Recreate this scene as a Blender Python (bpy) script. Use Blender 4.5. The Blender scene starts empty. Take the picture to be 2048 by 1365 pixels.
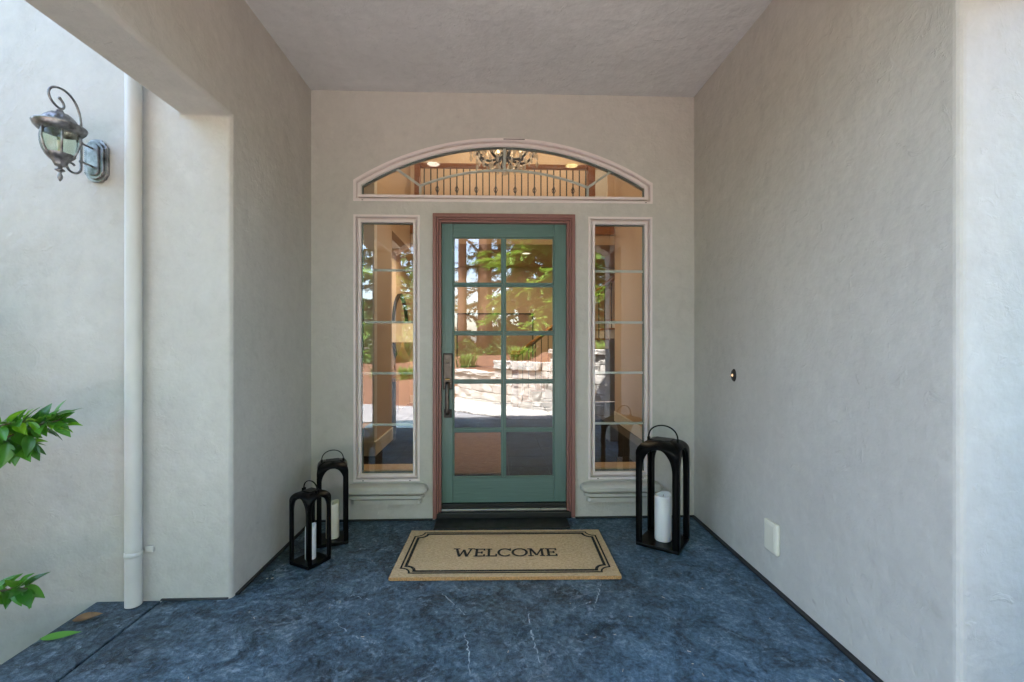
import bpy, bmesh, math, random
from mathutils import Vector, Matrix
R = math.radians
random.seed(7)
scene = bpy.context.scene
C = scene.collection

# ------------------------------------------------------------------ camera
cam_d = bpy.data.cameras.new('camera')
cam_d.sensor_width = 36.0
cam_d.lens = 16.17
cam_d.clip_start = 0.05
cam_d.clip_end = 2000
cam = bpy.data.objects.new('camera', cam_d)
C.objects.link(cam)
cam.location = (0, -3.31, 1.28)
cam.rotation_euler = (R(90), 0, R(-1.93))
scene.camera = cam

# ------------------------------------------------------------------ sky, sun, exposure
SUN_EL, SUN_AZ = 62.0, -35.0         # the sun stands behind the house, a little to the left
world = bpy.data.worlds.new('World')
scene.world = world
world.use_nodes = True
wn = world.node_tree.nodes
wl = world.node_tree.links
sky = wn.new('ShaderNodeTexSky')
sky.sky_type = 'NISHITA'
sky.sun_disc = False
sky.sun_elevation = R(SUN_EL)
sky.sun_rotation = R(SUN_AZ)
sky.altitude = 100
sky.air_density = 1.0
sky.dust_density = 2.0
wl.new(sky.outputs[0], wn['Background'].inputs[0])
wn['Background'].inputs[1].default_value = 0.15
sun_d = bpy.data.lights.new('sun', 'SUN')
sun_d.energy = 5.0
sun_d.angle = R(0.53)
sun_d.color = (1.0, 0.95, 0.87)
sun = bpy.data.objects.new('sun', sun_d)
C.objects.link(sun)
sv = Vector((math.sin(R(SUN_AZ)) * math.cos(R(SUN_EL)), math.cos(R(SUN_AZ)) * math.cos(R(SUN_EL)), math.sin(R(SUN_EL))))
sun.rotation_euler = sv.to_track_quat('Z', 'Y').to_euler()
sun.location = sv * 40

scene.view_settings.view_transform = 'Standard'
scene.view_settings.look = 'None'
scene.view_settings.exposure = 3.5
scene.view_settings.gamma = 1.0
scene.view_settings.use_curve_mapping = False
scene.render.engine = 'CYCLES'
cy = scene.cycles
cy.use_denoising = True
cy.max_bounces = 7
cy.diffuse_bounces = 4
cy.glossy_bounces = 3
cy.transmission_bounces = 6
cy.transparent_max_bounces = 14
cy.caustics_reflective = False
cy.caustics_refractive = False
cy.sample_clamp_indirect = 6.0

# ------------------------------------------------------------------ materials
def mat_new(name):
    m = bpy.data.materials.new(name)
    m.use_nodes = True
    nt = m.node_tree
    return m, nt, nt.nodes, nt.links, nt.nodes['Principled BSDF']

def pos_node(nt, scale=(1, 1, 1), obj=False):
    tc = nt.nodes.new('ShaderNodeTexCoord') if obj else nt.nodes.new('ShaderNodeNewGeometry')
    mp = nt.nodes.new('ShaderNodeMapping')
    mp.inputs['Scale'].default_value = scale
    nt.links.new(tc.outputs['Object'] if obj else tc.outputs['Position'], mp.inputs['Vector'])
    return mp.outputs[0]

def noise(nt, vec, scale, detail=4, rough=0.55, dist=0.0):
    n = nt.nodes.new('ShaderNodeTexNoise')
    n.inputs['Scale'].default_value = scale
    n.inputs['Detail'].default_value = detail
    n.inputs['Roughness'].default_value = rough
    n.inputs['Distortion'].default_value = dist
    nt.links.new(vec, n.inputs['Vector'])
    return n.outputs['Fac']

def ramp(nt, fac, stops):
    r = nt.nodes.new('ShaderNodeValToRGB')
    el = r.color_ramp.elements
    while len(el) > 2:
        el.remove(el[-1])
    for i, (p, c) in enumerate(stops):
        e = el[i] if i < 2 else el.new(p)
        e.position = p
        e.color = (*c, 1) if len(c) == 3 else c
    nt.links.new(fac, r.inputs[0])
    return r.outputs[0]

def grey(v):
    return (v, v, v)

def mixc(nt, fac, a, b, mode='MIX'):
    m = nt.nodes.new('ShaderNodeMix')
    m.data_type = 'RGBA'
    m.blend_type = mode
    for sock, val in ((m.inputs[0], fac), (m.inputs[6], a), (m.inputs[7], b)):
        if isinstance(val, bpy.types.NodeSocket):
            nt.links.new(val, sock)
        elif isinstance(val, (int, float)):
            sock.default_value = val
        else:
            sock.default_value = (*val, 1)
    return m.outputs[2]

def math_n(nt, op, a, b=0.0):
    m = nt.nodes.new('ShaderNodeMath')
    m.operation = op
    for s, v in ((m.inputs[0], a), (m.inputs[1], b)):
        if isinstance(v, bpy.types.NodeSocket):
            nt.links.new(v, s)
        else:
            s.default_value = v
    return m.outputs[0]

def bump(nt, height, strength=0.3, dist=0.01, chain=None):
    b = nt.nodes.new('ShaderNodeBump')
    b.inputs['Strength'].default_value = strength
    b.inputs['Distance'].default_value = dist
    nt.links.new(height, b.inputs['Height'])
    if chain is not None:
        nt.links.new(chain, b.inputs['Normal'])
    return b.outputs[0]

def simple(name, col, rough=0.5, metal=0.0, var=0.0, vscale=12.0, bstr=0.0, bscale=60.0, spec=0.5, coat=0.0):
    m, nt, n, l, p = mat_new(name)
    p.inputs['Roughness'].default_value = rough
    p.inputs['Metallic'].default_value = metal
    p.inputs['Specular IOR Level'].default_value = spec
    p.inputs['Coat Weight'].default_value = coat
    vec = pos_node(nt)
    if var > 0:
        f = noise(nt, vec, vscale, 5)
        c = ramp(nt, f, [(0.3, tuple(x * (1 - var) for x in col)), (0.7, tuple(min(1, x * (1 + var)) for x in col))])
        l.new(c, p.inputs['Base Color'])
        rr = ramp(nt, f, [(0.3, grey(max(0.02, rough - 0.08))), (0.7, grey(min(1, rough + 0.08)))])
        l.new(rr, p.inputs['Roughness'])
    else:
        p.inputs['Base Color'].default_value = (*col, 1)
    if bstr > 0:
        l.new(bump(nt, noise(nt, vec, bscale, 4), bstr, 0.003), p.inputs['Normal'])
    return m

def stucco(name, col, rel=1.0):
    """hand-trowelled smooth stucco"""
    m, nt, n, l, p = mat_new(name)
    v = pos_node(nt)
    vs = pos_node(nt, (1.0, 1.0, 0.55))
    big = noise(nt, v, 1.1, 4, 0.6, 0.4)
    mid = noise(nt, vs, 5.5, 5, 0.68, 0.8)
    strk = noise(nt, v, 16, 4, 0.7, 0.3)
    mot = mixc(nt, 0.35, mixc(nt, 0.5, big, mid), strk)
    c = ramp(nt, mot, [(0.36, tuple(x * 0.87 for x in col)), (0.48, tuple(x * 0.97 for x in col)), (0.54, col), (0.64, tuple(min(1, x * 1.08) for x in col))])
    spk = ramp(nt, noise(nt, v, 38, 2, 0.5), [(0.755, grey(0.0)), (0.80, grey(1.0))])
    c = mixc(nt, math_n(nt, 'MULTIPLY', spk, 0.25), c, tuple(x * 0.62 for x in col))
    l.new(c, p.inputs['Base Color'])
    p.inputs['Roughness'].default_value = 0.62
    p.inputs['Specular IOR Level'].default_value = 0.35
    # sparse trowel ridges, only here and there
    tr = noise(nt, pos_node(nt, (1.0, 1.0, 0.8)), 7.0, 4, 0.6, 1.2)
    rid = ramp(nt, tr, [(0.46, grey(0.0)), (0.50, grey(1.0)), (0.54, grey(0.0))])
    msk = ramp(nt, noise(nt, v, 1.9, 3, 0.6), [(0.52, grey(0.0)), (0.66, grey(1.0))])
    b1 = bump(nt, math_n(nt, 'MULTIPLY', rid, msk), 0.14 * rel, 0.008)
    b2 = bump(nt, noise(nt, v, 2.2, 5, 0.6), 0.65 * rel, 0.04, b1)
    fine = noise(nt, v, 120, 3, 0.7)
    b3 = bump(nt, fine, 0.22 * rel, 0.004, b2)
    chips = ramp(nt, noise(nt, v, 12, 4, 0.72, 0.8), [(0.60, grey(0.0)), (0.70, grey(1.0))])
    b4 = bump(nt, chips, 0.30 * rel, 0.005, b3)
    l.new(b4, p.inputs['Normal'])
    return m

def glass_mat(name, ior=1.9, tint=(0.94, 0.965, 0.95), wave=0.02):
    m, nt, n, l, p = mat_new(name)
    n.remove(p)
    out = n['Material Output']
    tr = n.new('ShaderNodeBsdfTransparent')
    tr.inputs[0].default_value = (*tint, 1)
    gl = n.new('ShaderNodeBsdfGlossy')
    gl.inputs['Roughness'].default_value = 0.0
    fr = n.new('ShaderNodeFresnel')
    fr.inputs['IOR'].default_value = ior
    geo = n.new('ShaderNodeNewGeometry')
    fac = math_n(nt, 'MULTIPLY', fr.outputs[0], math_n(nt, 'SUBTRACT', 1.0, geo.outputs['Backfacing']))
    mx = n.new('ShaderNodeMixShader')
    l.new(fac, mx.inputs[0])
    l.new(tr.outputs[0], mx.inputs[1])
    l.new(gl.outputs[0], mx.inputs[2])
    l.new(mx.outputs[0], out.inputs[0])
    if wave > 0:
        nn = noise(nt, pos_node(nt, (1, 1, 2.2)), 5.0, 2, 0.5)
        l.new(bump(nt, nn, wave, 0.02), gl.inputs['Normal'])
    return m

M = {}
M['stucco'] = stucco('stucco', (0.52, 0.498, 0.452))
M['stucco_ceiling'] = stucco('stucco_ceiling', (0.62, 0.605, 0.59), 1.3)
M['stucco_sill'] = stucco('stucco_sill', (0.52, 0.505, 0.46), 0.3)
M['pipe_paint'] = simple('pipe_paint', (0.55, 0.53, 0.48), 0.42, var=0.05, vscale=6, bstr=0.05)
M['frame_pink'] = simple('frame_pink', (0.74, 0.66, 0.635), 0.4, var=0.03)
M['grid_bar'] = simple('grid_bar', (0.62, 0.60, 0.55), 0.45)
M['spacer'] = simple('spacer', (0.10, 0.14, 0.14), 0.4, metal=0.5)
M['black_hole'] = simple('black_hole', (0.006, 0.006, 0.006), 0.8)
M['glass'] = glass_mat('glass', 2.5, wave=0.004)
M['lamp_glass'] = glass_mat('lamp_glass', 1.6, (0.90, 0.93, 0.88), 0.05)
M['black_metal'] = simple('black_metal', (0.0018, 0.002, 0.002), 0.36, var=0.15, vscale=9, bstr=0.03, spec=0.16)
M['threshold_metal'] = simple('threshold_metal', (0.38, 0.37, 0.36), 0.35, metal=0.9, var=0.15, vscale=30)
M['threshold_dark'] = simple('threshold_dark', (0.006, 0.008, 0.007), 0.5, var=0.3, vscale=15, bstr=0.2)
M['oil_bronze'] = simple('oil_bronze', (0.24, 0.235, 0.235), 0.36, metal=0.8, var=0.6, vscale=28)
M['aged_bronze'] = simple('aged_bronze', (0.115, 0.095, 0.082), 0.42, metal=0.7, var=0.3, vscale=18)
M['dark_bronze'] = simple('dark_bronze', (0.018, 0.015, 0.014), 0.45, metal=0.3)
M['brass'] = simple('brass', (0.45, 0.30, 0.12), 0.35, metal=1.0)
M['cream_plastic'] = simple('cream_plastic', (0.70, 0.67, 0.56), 0.4)
M['bark'] = simple('bark', (0.115, 0.062, 0.042), 0.9, var=0.45, vscale=5, bstr=0.8, bscale=14)
M['shrub_bark'] = simple('shrub_bark', (0.12, 0.075, 0.05), 0.8, var=0.3)
M['iron'] = simple('iron', (0.012, 0.011, 0.010), 0.5)
M['mulch'] = simple('mulch', (0.13, 0.060, 0.036), 0.95, var=0.55, vscale=22, bstr=1.0, bscale=45)
M['soil'] = simple('soil', (0.075, 0.05, 0.035), 0.95, var=0.5, vscale=18, bstr=0.8, bscale=40)
M['paving'] = simple('paving', (0.28, 0.28, 0.30), 0.7, var=0.25, vscale=5, bstr=0.3, bscale=40)
M['gravel'] = simple('gravel', (0.50, 0.485, 0.475), 0.85, var=0.35, vscale=30)
M['gravel_base'] = simple('gravel_base', (0.09, 0.08, 0.075), 0.95, var=0.4, vscale=60, bstr=1.0, bscale=80)
M['stone'] = simple('stone', (0.44, 0.425, 0.405), 0.9, var=0.28, vscale=9, bstr=0.9, bscale=28)
M['roof'] = simple('roof', (0.10, 0.09, 0.085), 0.9, var=0.2)
M['interior_paint'] = simple('interior_paint', (0.57, 0.42, 0.295), 0.7, var=0.03, vscale=3, bstr=0.05)
M['interior_white'] = simple('interior_white', (0.72, 0.70, 0.66), 0.5)
M['curtain_cream'] = simple('curtain_cream', (0.66, 0.56, 0.44), 0.8)
M['picture_tone'] = simple('picture_tone', (0.33, 0.22, 0.16), 0.6, var=0.25, vscale=3)
M['slate_tile'] = simple('slate_tile', (0.012, 0.012, 0.013), 0.6, var=0.4, vscale=5, bstr=0.25, bscale=18, spec=0.06)
M['grout'] = simple('grout', (0.07, 0.06, 0.05), 0.9)
M['rug'] = simple('rug', (0.27, 0.155, 0.08), 0.95)
M['lampshade'] = simple('lampshade', (0.78, 0.60, 0.42), 0.8)
M['lampshade'].node_tree.nodes['Principled BSDF'].inputs['Emission Color'].default_value = (1.0, 0.70, 0.40, 1)
M['lampshade'].node_tree.nodes['Principled BSDF'].inputs['Emission Strength'].default_value = 0.055
M['ceramic'] = simple('ceramic', (0.62, 0.48, 0.30), 0.35)
M['plume'] = simple('plume', (0.50, 0.42, 0.33), 0.9, var=0.2)
M['mirror_glass'] = simple('mirror_glass', (0.85, 0.85, 0.85), 0.02, metal=1.0)

def weave(m, a, b):
    nt = m.node_tree
    f = noise(nt, pos_node(nt, (1.5, 16, 1)), 7.0, 6, 0.75, 0.4)
    nt.links.new(ramp(nt, f, [(0.32, a), (0.66, b)]), nt.nodes['Principled BSDF'].inputs['Base Color'])
weave(M['rug'], (0.13, 0.066, 0.03), (0.36, 0.22, 0.12))

def wood(name, a, b, scale=(6, 6, 6), rough=0.35):
    m, nt, n, l, p = mat_new(name)
    f = noise(nt, pos_node(nt, scale), 3.0, 5, 0.6, 1.0)
    l.new(ramp(nt, f, [(0.3, a), (0.7, b)]), p.inputs['Base Color'])
    p.inputs['Roughness'].default_value = rough
    return m
M['oak'] = wood('oak', (0.26, 0.095, 0.03), (0.40, 0.17, 0.06), (2, 2, 14))
M['pale_wood'] = wood('pale_wood', (0.50, 0.32, 0.17), (0.60, 0.42, 0.24))

def painted_wood(name, col, grain, rough, wear=0.5):
    """brush-painted timber with the grain showing through; grain = mapping scale"""
    m, nt, n, l, p = mat_new(name)
    f = noise(nt, pos_node(nt, grain), 4.0, 6, 0.65, 0.6)
    wide = noise(nt, pos_node(nt), 2.5, 3)
    c = ramp(nt, f, [(0.25, tuple(x * 0.82 for x in col)), (0.55, col), (0.8, tuple(min(1, x * 1.25 + 0.012) for x in col))])
    c = mixc(nt, math_n(nt, 'MULTIPLY', wide, 0.25), c, tuple(x * 0.75 for x in col))
    worn = ramp(nt, noise(nt, pos_node(nt, tuple(g * 0.8 for g in grain)), 6.0, 7, 0.75, 0.3), [(0.57, grey(0.0)), (0.70, grey(1.0))])
    c = mixc(nt, math_n(nt, 'MULTIPLY', worn, wear), c, tuple(x * 0.8 + 0.12 for x in col))
    l.new(c, p.inputs['Base Color'])
    p.inputs['Roughness'].default_value = rough
    l.new(ramp(nt, f, [(0.3, grey(rough - 0.07)), (0.8, grey(rough + 0.14))]), p.inputs['Roughness'])
    l.new(bump(nt, f, 0.12, 0.003), p.inputs['Normal'])
    return m
GREEN = (0.100, 0.178, 0.158)
M['door_v'] = painted_wood('door_green_vertical', GREEN, (30, 10, 1.2), 0.33)
M['door_h'] = painted_wood('door_green_horizontal', GREEN, (1.2, 10, 34), 0.33)
M['frame_red'] = painted_wood('frame_red', (0.255, 0.112, 0.093), (14, 14, 2.0), 0.42, 0.12)

PATX, PATY = -5.5, 9.3                                   # offset of the blue patches painted in for bluish sky light
def slab_mat():
    m, nt, n, l, p = mat_new('slate_concrete')
    v = pos_node(nt)
    big = noise(nt, v, 1.3, 4, 0.6, 0.6)
    mid = noise(nt, v, 7.5, 9, 0.74, 0.7)
    fine = noise(nt, v, 42, 6, 0.75, 0.5)
    midc = ramp(nt, mid, [(0.36, grey(0.0)), (0.64, grey(1.0))])
    finc = ramp(nt, fine, [(0.34, grey(0.0)), (0.66, grey(1.0))])
    f = mixc(nt, 0.34, mixc(nt, 0.6, big, midc), finc)
    blu = ramp(nt, f, [(0.24, (0.018, 0.034, 0.050)), (0.42, (0.048, 0.094, 0.136)), (0.58, (0.090, 0.160, 0.226)), (0.78, (0.20, 0.285, 0.35))])
    sla = ramp(nt, f, [(0.24, (0.011, 0.016, 0.020)), (0.42, (0.033, 0.050, 0.063)), (0.58, (0.064, 0.092, 0.112)), (0.78, (0.16, 0.195, 0.22))])
    mpv = nt.nodes.new('ShaderNodeMapping')
    mpv.inputs['Location'].default_value = (PATX, PATY, 0)
    nt.links.new(v, mpv.inputs['Vector'])
    pat = ramp(nt, noise(nt, mpv.outputs[0], 0.42, 4, 0.6, 0.3), [(0.42, grey(0.12)), (0.56, grey(1.0))])
    c = mixc(nt, pat, sla, blu)
    # pale worn scuffs
    sc = ramp(nt, noise(nt, v, 9, 8, 0.75, 0.9), [(0.53, grey(0.0)), (0.64, grey(1.0))])
    sf = ramp(nt, fine, [(0.45, grey(0.0)), (0.62, grey(1.0))])
    k = math_n(nt, 'MULTIPLY', sc, sf)
    c = mixc(nt, math_n(nt, 'MULTIPLY', k, 0.85), c, (0.25, 0.32, 0.38))
    # thin meandering pale cracks
    wv = noise(nt, v, 1.15, 5, 0.55, 0.9)
    cr = ramp(nt, wv, [(0.494, grey(0.0)), (0.4985, grey(1.0)), (0.5015, grey(1.0)), (0.506, grey(0.0))])
    cm = ramp(nt, noise(nt, v, 2.6, 3), [(0.56, grey(0.0)), (0.63, grey(1.0))])
    crk = math_n(nt, 'MULTIPLY', cr, cm)
    c = mixc(nt, math_n(nt, 'MULTIPLY', crk, 0.35), c, (0.30, 0.34, 0.38))
    # speckle of light grit
    sp = ramp(nt, noise(nt, v, 85, 1, 0.4), [(0.79, grey(0.0)), (0.815, grey(1.0))])
    c = mixc(nt, math_n(nt, 'MULTIPLY', sp, 0.5), c, (0.42, 0.43, 0.43))
    l.new(c, p.inputs['Base Color'])
    l.new(ramp(nt, mid, [(0.3, grey(0.40)), (0.7, grey(0.68))]), p.inputs['Roughness'])
    p.inputs['Specular IOR Level'].default_value = 0.32
    b1 = bump(nt, mid, 0.8, 0.03)
    b2 = bump(nt, noise(nt, v, 15, 5, 0.65, 2.0), 0.8, 0.012, b1)
    b3 = bump(nt, fine, 0.35, 0.003, b2)
    l.new(b3, p.inputs['Normal'])
    return m
M['slab'] = slab_mat()
M['scratch'] = simple('scratch', (0.30, 0.36, 0.41), 0.8, var=0.3, vscale=40)
M['sealant'] = simple('sealant', (0.010, 0.012, 0.014), 0.55, var=0.3, vscale=12, bstr=0.3)

def coir_mat():
    m, nt, n, l, p = mat_new('coir')
    v = pos_node(nt)
    a = noise(nt, pos_node(nt, (1, 3, 1)), 55, 5, 0.75)
    b = noise(nt, v, 6, 4)
    c = ramp(nt, a, [(0.28, (0.33, 0.20, 0.095)), (0.5, (0.64, 0.455, 0.265)), (0.75, (0.80, 0.64, 0.43))])
    c = mixc(nt, math_n(nt, 'MULTIPLY', b, 0.35), c, (0.58, 0.41, 0.24))
    l.new(c, p.inputs['Base Color'])
    p.inputs['Roughness'].default_value = 0.95
    p.inputs['Specular IOR Level'].default_value = 0.15
    l.new(bump(nt, noise(nt, v, 260, 3, 0.7), 0.9, 0.004), p.inputs['Normal'])
    return m
M['coir'] = coir_mat()
M['coir_edge'] = simple('coir_edge', (0.50, 0.27, 0.105), 0.95, var=0.4, vscale=120, bstr=0.8, bscale=200)
M['mat_print'] = simple('mat_print', (0.012, 0.011, 0.010), 0.95, var=0.3, vscale=120, bstr=0.6, bscale=250)

def wax(name, col):
    m, nt, n, l, p = mat_new(name)
    p.inputs['Base Color'].default_value = (*col, 1)
    p.inputs['Roughness'].default_value = 0.45
    p.inputs['Subsurface Weight'].default_value = 0.25
    p.inputs['Subsurface Radius'].default_value = (0.02, 0.015, 0.01)
    l.new(bump(nt, noise(nt, pos_node(nt), 20, 3), 0.1, 0.004), p.inputs['Normal'])
    return m
M['wax_white'] = wax('wax_white', (0.78, 0.77, 0.76))
M['wax_ivory'] = wax('wax_ivory', (0.76, 0.71, 0.58))

def leaf_mat(name, a, b, rough, trans=0.35):
    m, nt, n, l, p = mat_new(name)
    oi = n.new('ShaderNodeObjectInfo')
    f = noise(nt, pos_node(nt), 9.0, 3)
    k = math_n(nt, 'ADD', math_n(nt, 'MULTIPLY', f, 0.6), math_n(nt, 'MULTIPLY', oi.outputs['Random'], 0.4))
    col = ramp(nt, k, [(0.25, a), (0.75, b)])
    l.new(col, p.inputs['Base Color'])
    p.inputs['Roughness'].default_value = rough
    tl = n.new('ShaderNodeBsdfTranslucent')
    l.new(mixc(nt, 0.5, col, (0.30, 0.50, 0.05)), tl.inputs[0])
    mx = n.new('ShaderNodeMixShader')
    mx.inputs[0].default_value = trans
    l.new(p.outputs[0], mx.inputs[1])
    l.new(tl.outputs[0], mx.inputs[2])
    l.new(mx.outputs[0], n['Material Output'].inputs[0])
    return m
M['leaf'] = leaf_mat('leaf', (0.014, 0.10, 0.012), (0.085, 0.29, 0.025), 0.28, 0.3)
M['leaf_garden'] = leaf_mat('leaf_garden', (0.05, 0.13, 0.02), (0.12, 0.24, 0.04), 0.45, 0.35)
M['leaf_young'] = leaf_mat('leaf_young', (0.12, 0.34, 0.015), (0.22, 0.40, 0.02), 0.3, 0.35)
M['leaf_fallen'] = leaf_mat('leaf_fallen', (0.09, 0.28, 0.03), (0.14, 0.36, 0.05), 0.35, 0.2)
M['leaf_brown'] = simple('leaf_brown', (0.15, 0.078, 0.026), 0.6, var=0.3, vscale=40)
M['needle_dark'] = leaf_mat('needle_dark', (0.022, 0.060, 0.018), (0.06, 0.13, 0.03), 0.6, 0.35)
M['needle_light'] = leaf_mat('needle_light', (0.09, 0.20, 0.03), (0.20, 0.36, 0.06), 0.6, 0.45)
M['grass'] = leaf_mat('grass', (0.08, 0.17, 0.03), (0.20, 0.30, 0.07), 0.6, 0.4)

def emit(name, col, strength):
    m, nt, n, l, p = mat_new(name)
    p.inputs['Base Color'].default_value = (*col, 1)
    p.inputs['Emission Color'].default_value = (*col, 1)
    p.inputs['Emission Strength'].default_value = strength
    return m
M['bulb'] = emit('bulb', (1.0, 0.66, 0.32), 2.0)
M['lens_warm'] = emit('lens_warm', (1.0, 0.72, 0.22), 0.14)
M['lens_white'] = emit('lens_white', (1.0, 0.86, 0.66), 0.16)
M['button_glow'] = emit('button_glow', (1.0, 0.62, 0.35), 0.10)
def crystal_mat():
    m, nt, n, l, p = mat_new('crystal')
    p.inputs['Base Color'].default_value = (0.86, 0.80, 0.72, 1)
    p.inputs['Roughness'].default_value = 0.06
    p.inputs['Specular IOR Level'].default_value = 1.0
    tr = n.new('ShaderNodeBsdfTransparent')
    mx = n.new('ShaderNodeMixShader')
    mx.inputs[0].default_value = 0.45
    l.new(tr.outputs[0], mx.inputs[1])
    l.new(p.outputs[0], mx.inputs[2])
    l.new(mx.outputs[0], n['Material Output'].inputs[0])
    return m
M['crystal'] = crystal_mat()

# ------------------------------------------------------------------ mesh helpers
def obj(name, bm, mat, parent=None, smooth=False, bevel=0.0, seg=2):
    bmesh.ops.recalc_face_normals(bm, faces=bm.faces)
    me = bpy.data.meshes.new(name)
    bm.to_mesh(me)
    bm.free()
    me.materials.append(M[mat] if isinstance(mat, str) else mat)
    if smooth:
        for p in me.polygons:
            p.use_smooth = True
    o = bpy.data.objects.new(name, me)
    C.objects.link(o)
    if parent is not None:
        o.parent = parent
    if bevel > 0:
        b = o.modifiers.new('bevel', 'BEVEL')
        b.width = bevel
        b.segments = seg
        b.limit_method = 'ANGLE'
        b.angle_limit = R(40)
    return o

def share(name, me, parent=None, loc=(0, 0, 0), rot=(0, 0, 0), scale=(1, 1, 1)):
    o = bpy.data.objects.new(name, me)
    C.objects.link(o)
    o.location, o.rotation_euler, o.scale = loc, rot, scale
    if parent is not None:
        o.parent = parent
    return o

def thing(name, label, cat, loc=(0, 0, 0), rz=0.0, group=None):
    o = bpy.data.objects.new(name, None)
    C.objects.link(o)
    o.location = loc
    o.rotation_euler = (0, 0, rz)
    return tag(o, label, cat, group)

def tag(o, label, cat, group=None):
    o['label'] = label
    o['category'] = cat
    if group:
        o['group'] = group
    return o

def struct(o, label=None):
    o['kind'] = 'structure'
    if label:
        o['label'] = label
    return o

def box(bm, x0, x1, y0, y1, z0, z1, mtx=None):
    vs = [bm.verts.new((x, y, z)) for x in (x0, x1) for y in (y0, y1) for z in (z0, z1)]
    for f in ((0, 1, 3, 2), (4, 6, 7, 5), (0, 4, 5, 1), (2, 3, 7, 6), (0, 2, 6, 4), (1, 5, 7, 3)):
        bm.faces.new([vs[i] for i in f])
    if mtx is not None:
        bmesh.ops.transform(bm, matrix=mtx, verts=vs)
    return vs

def boxo(name, b, mat, parent=None, bevel=0.0, seg=2):
    bm = bmesh.new()
    box(bm, *b)
    return obj(name, bm, mat, parent, bevel=bevel, seg=seg)

def tube(bm, pts, rad, n=8, caps=True, flat=None):
    """tube through points; rad a number or a list; flat=(a,b) scales the section"""
    pts = [Vector(p) for p in pts]
    k = len(pts)
    rads = rad if isinstance(rad, (list, tuple)) else [rad] * k
    rings = []
    up = None
    for i in range(k):
        t = (pts[min(i + 1, k - 1)] - pts[max(i - 1, 0)]).normalized()
        if up is None:
            ref = Vector((0, 0, 1)) if abs(t.z) < 0.9 else Vector((1, 0, 0))
            a = t.cross(ref).normalized()
        else:
            a = (up - t * up.dot(t))
            a = a.normalized() if a.length > 1e-6 else t.orthogonal().normalized()
        up = a
        b = t.cross(a)
        fa, fb = flat if flat else (1, 1)
        rings.append([bm.verts.new(pts[i] + (a * math.cos(2 * math.pi * j / n) * fa + b * math.sin(2 * math.pi * j / n) * fb) * rads[i]) for j in range(n)])
    for i in range(k - 1):
        for j in range(n):
            bm.faces.new([rings[i][j], rings[i][(j + 1) % n], rings[i + 1][(j + 1) % n], rings[i + 1][j]])
    if caps:
        bm.faces.new(rings[0][::-1])
        bm.faces.new(rings[-1])

def lathe(bm, prof, n=24, cx=0.0, cy=0.0, mtx=None, flute=0.0, nf=0):
    rings = []
    allv = []
    for r, z in prof:
        if r < 1e-6:
            v = bm.verts.new((cx, cy, z))
            rings.append([v])
            allv.append(v)
        else:
            ring = []
            for j in range(n):
                a = 2 * math.pi * j / n
                rr = r * (1 + flute * math.cos(nf * a)) if nf else r
                ring.append(bm.verts.new((cx + rr * math.cos(a), cy + rr * math.sin(a), z)))
            rings.append(ring)
            allv += ring
    for a, b in zip(rings, rings[1:]):
        for j in range(n):
            k = (j + 1) % n
            if len(a) == 1 and len(b) == 1:
                continue
            if len(a) == 1:
                bm.faces.new([a[0], b[j], b[k]])
            elif len(b) == 1:
                bm.faces.new([a[j], a[k], b[0]])
            else:
                bm.faces.new([a[j], a[k], b[k], b[j]])
    if mtx is not None:
        bmesh.ops.transform(bm, matrix=mtx, verts=allv)

def bez(p0, p1, p2, p3, n=12):
    out = []
    for i in range(n + 1):
        t = i / n
        out.append(tuple((1 - t) ** 3 * a + 3 * (1 - t) ** 2 * t * b + 3 * (1 - t) * t * t * c + t ** 3 * d for a, b, c, d in zip(p0, p1, p2, p3)))
    return out

def sheet(outer, holes, y0, y1, axis='Y'):
    """flat plate with holes: outline in (x,z) extruded from y0 to y1 (axis Y), or in (x,y) from z0 to z1 (axis Z)"""
    cu = bpy.data.curves.new('tmp', 'CURVE')
    cu.dimensions = '2D'
    cu.fill_mode = 'BOTH'
    cu.extrude = abs(y1 - y0) / 2
    for ring in [outer] + list(holes):
        s = cu.splines.new('POLY')
        s.points.add(len(ring) - 1)
        for p, q in zip(s.points, ring):
            p.co = (q[0], q[1], 0, 1)
        s.use_cyclic_u = True
    o = bpy.data.objects.new('tmp', cu)
    C.objects.link(o)
    bpy.context.view_layer.update()
    me = bpy.data.meshes.new_from_object(o.evaluated_get(bpy.context.evaluated_depsgraph_get()))
    bpy.data.objects.remove(o)
    bpy.data.curves.remove(cu)
    bm = bmesh.new()
    bm.from_mesh(me)
    bpy.data.meshes.remove(me)
    bmesh.ops.remove_doubles(bm, verts=bm.verts, dist=1e-5)
    mid = (y0 + y1) / 2
    for v in bm.verts:
        x, y, z = v.co
        v.co = (x, mid + z, y) if axis == 'Y' else (x, y, mid + z)
    return bm

def rect(x0, x1, z0, z1):
    return [(x0, z0), (x1, z0), (x1, z1), (x0, z1)]

AX = 0.058                                             # axis of the entrance
# ================================================================== SETTING
# ---- house walls
XL, XR, ZC = -1.315, 1.442, 3.06                       # porch side walls, ceiling height
YP, YR, YF = -0.98, -1.925, -2.45                      # end of side wall by the lamp, end of the other, front arch
HT = 6.2

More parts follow.
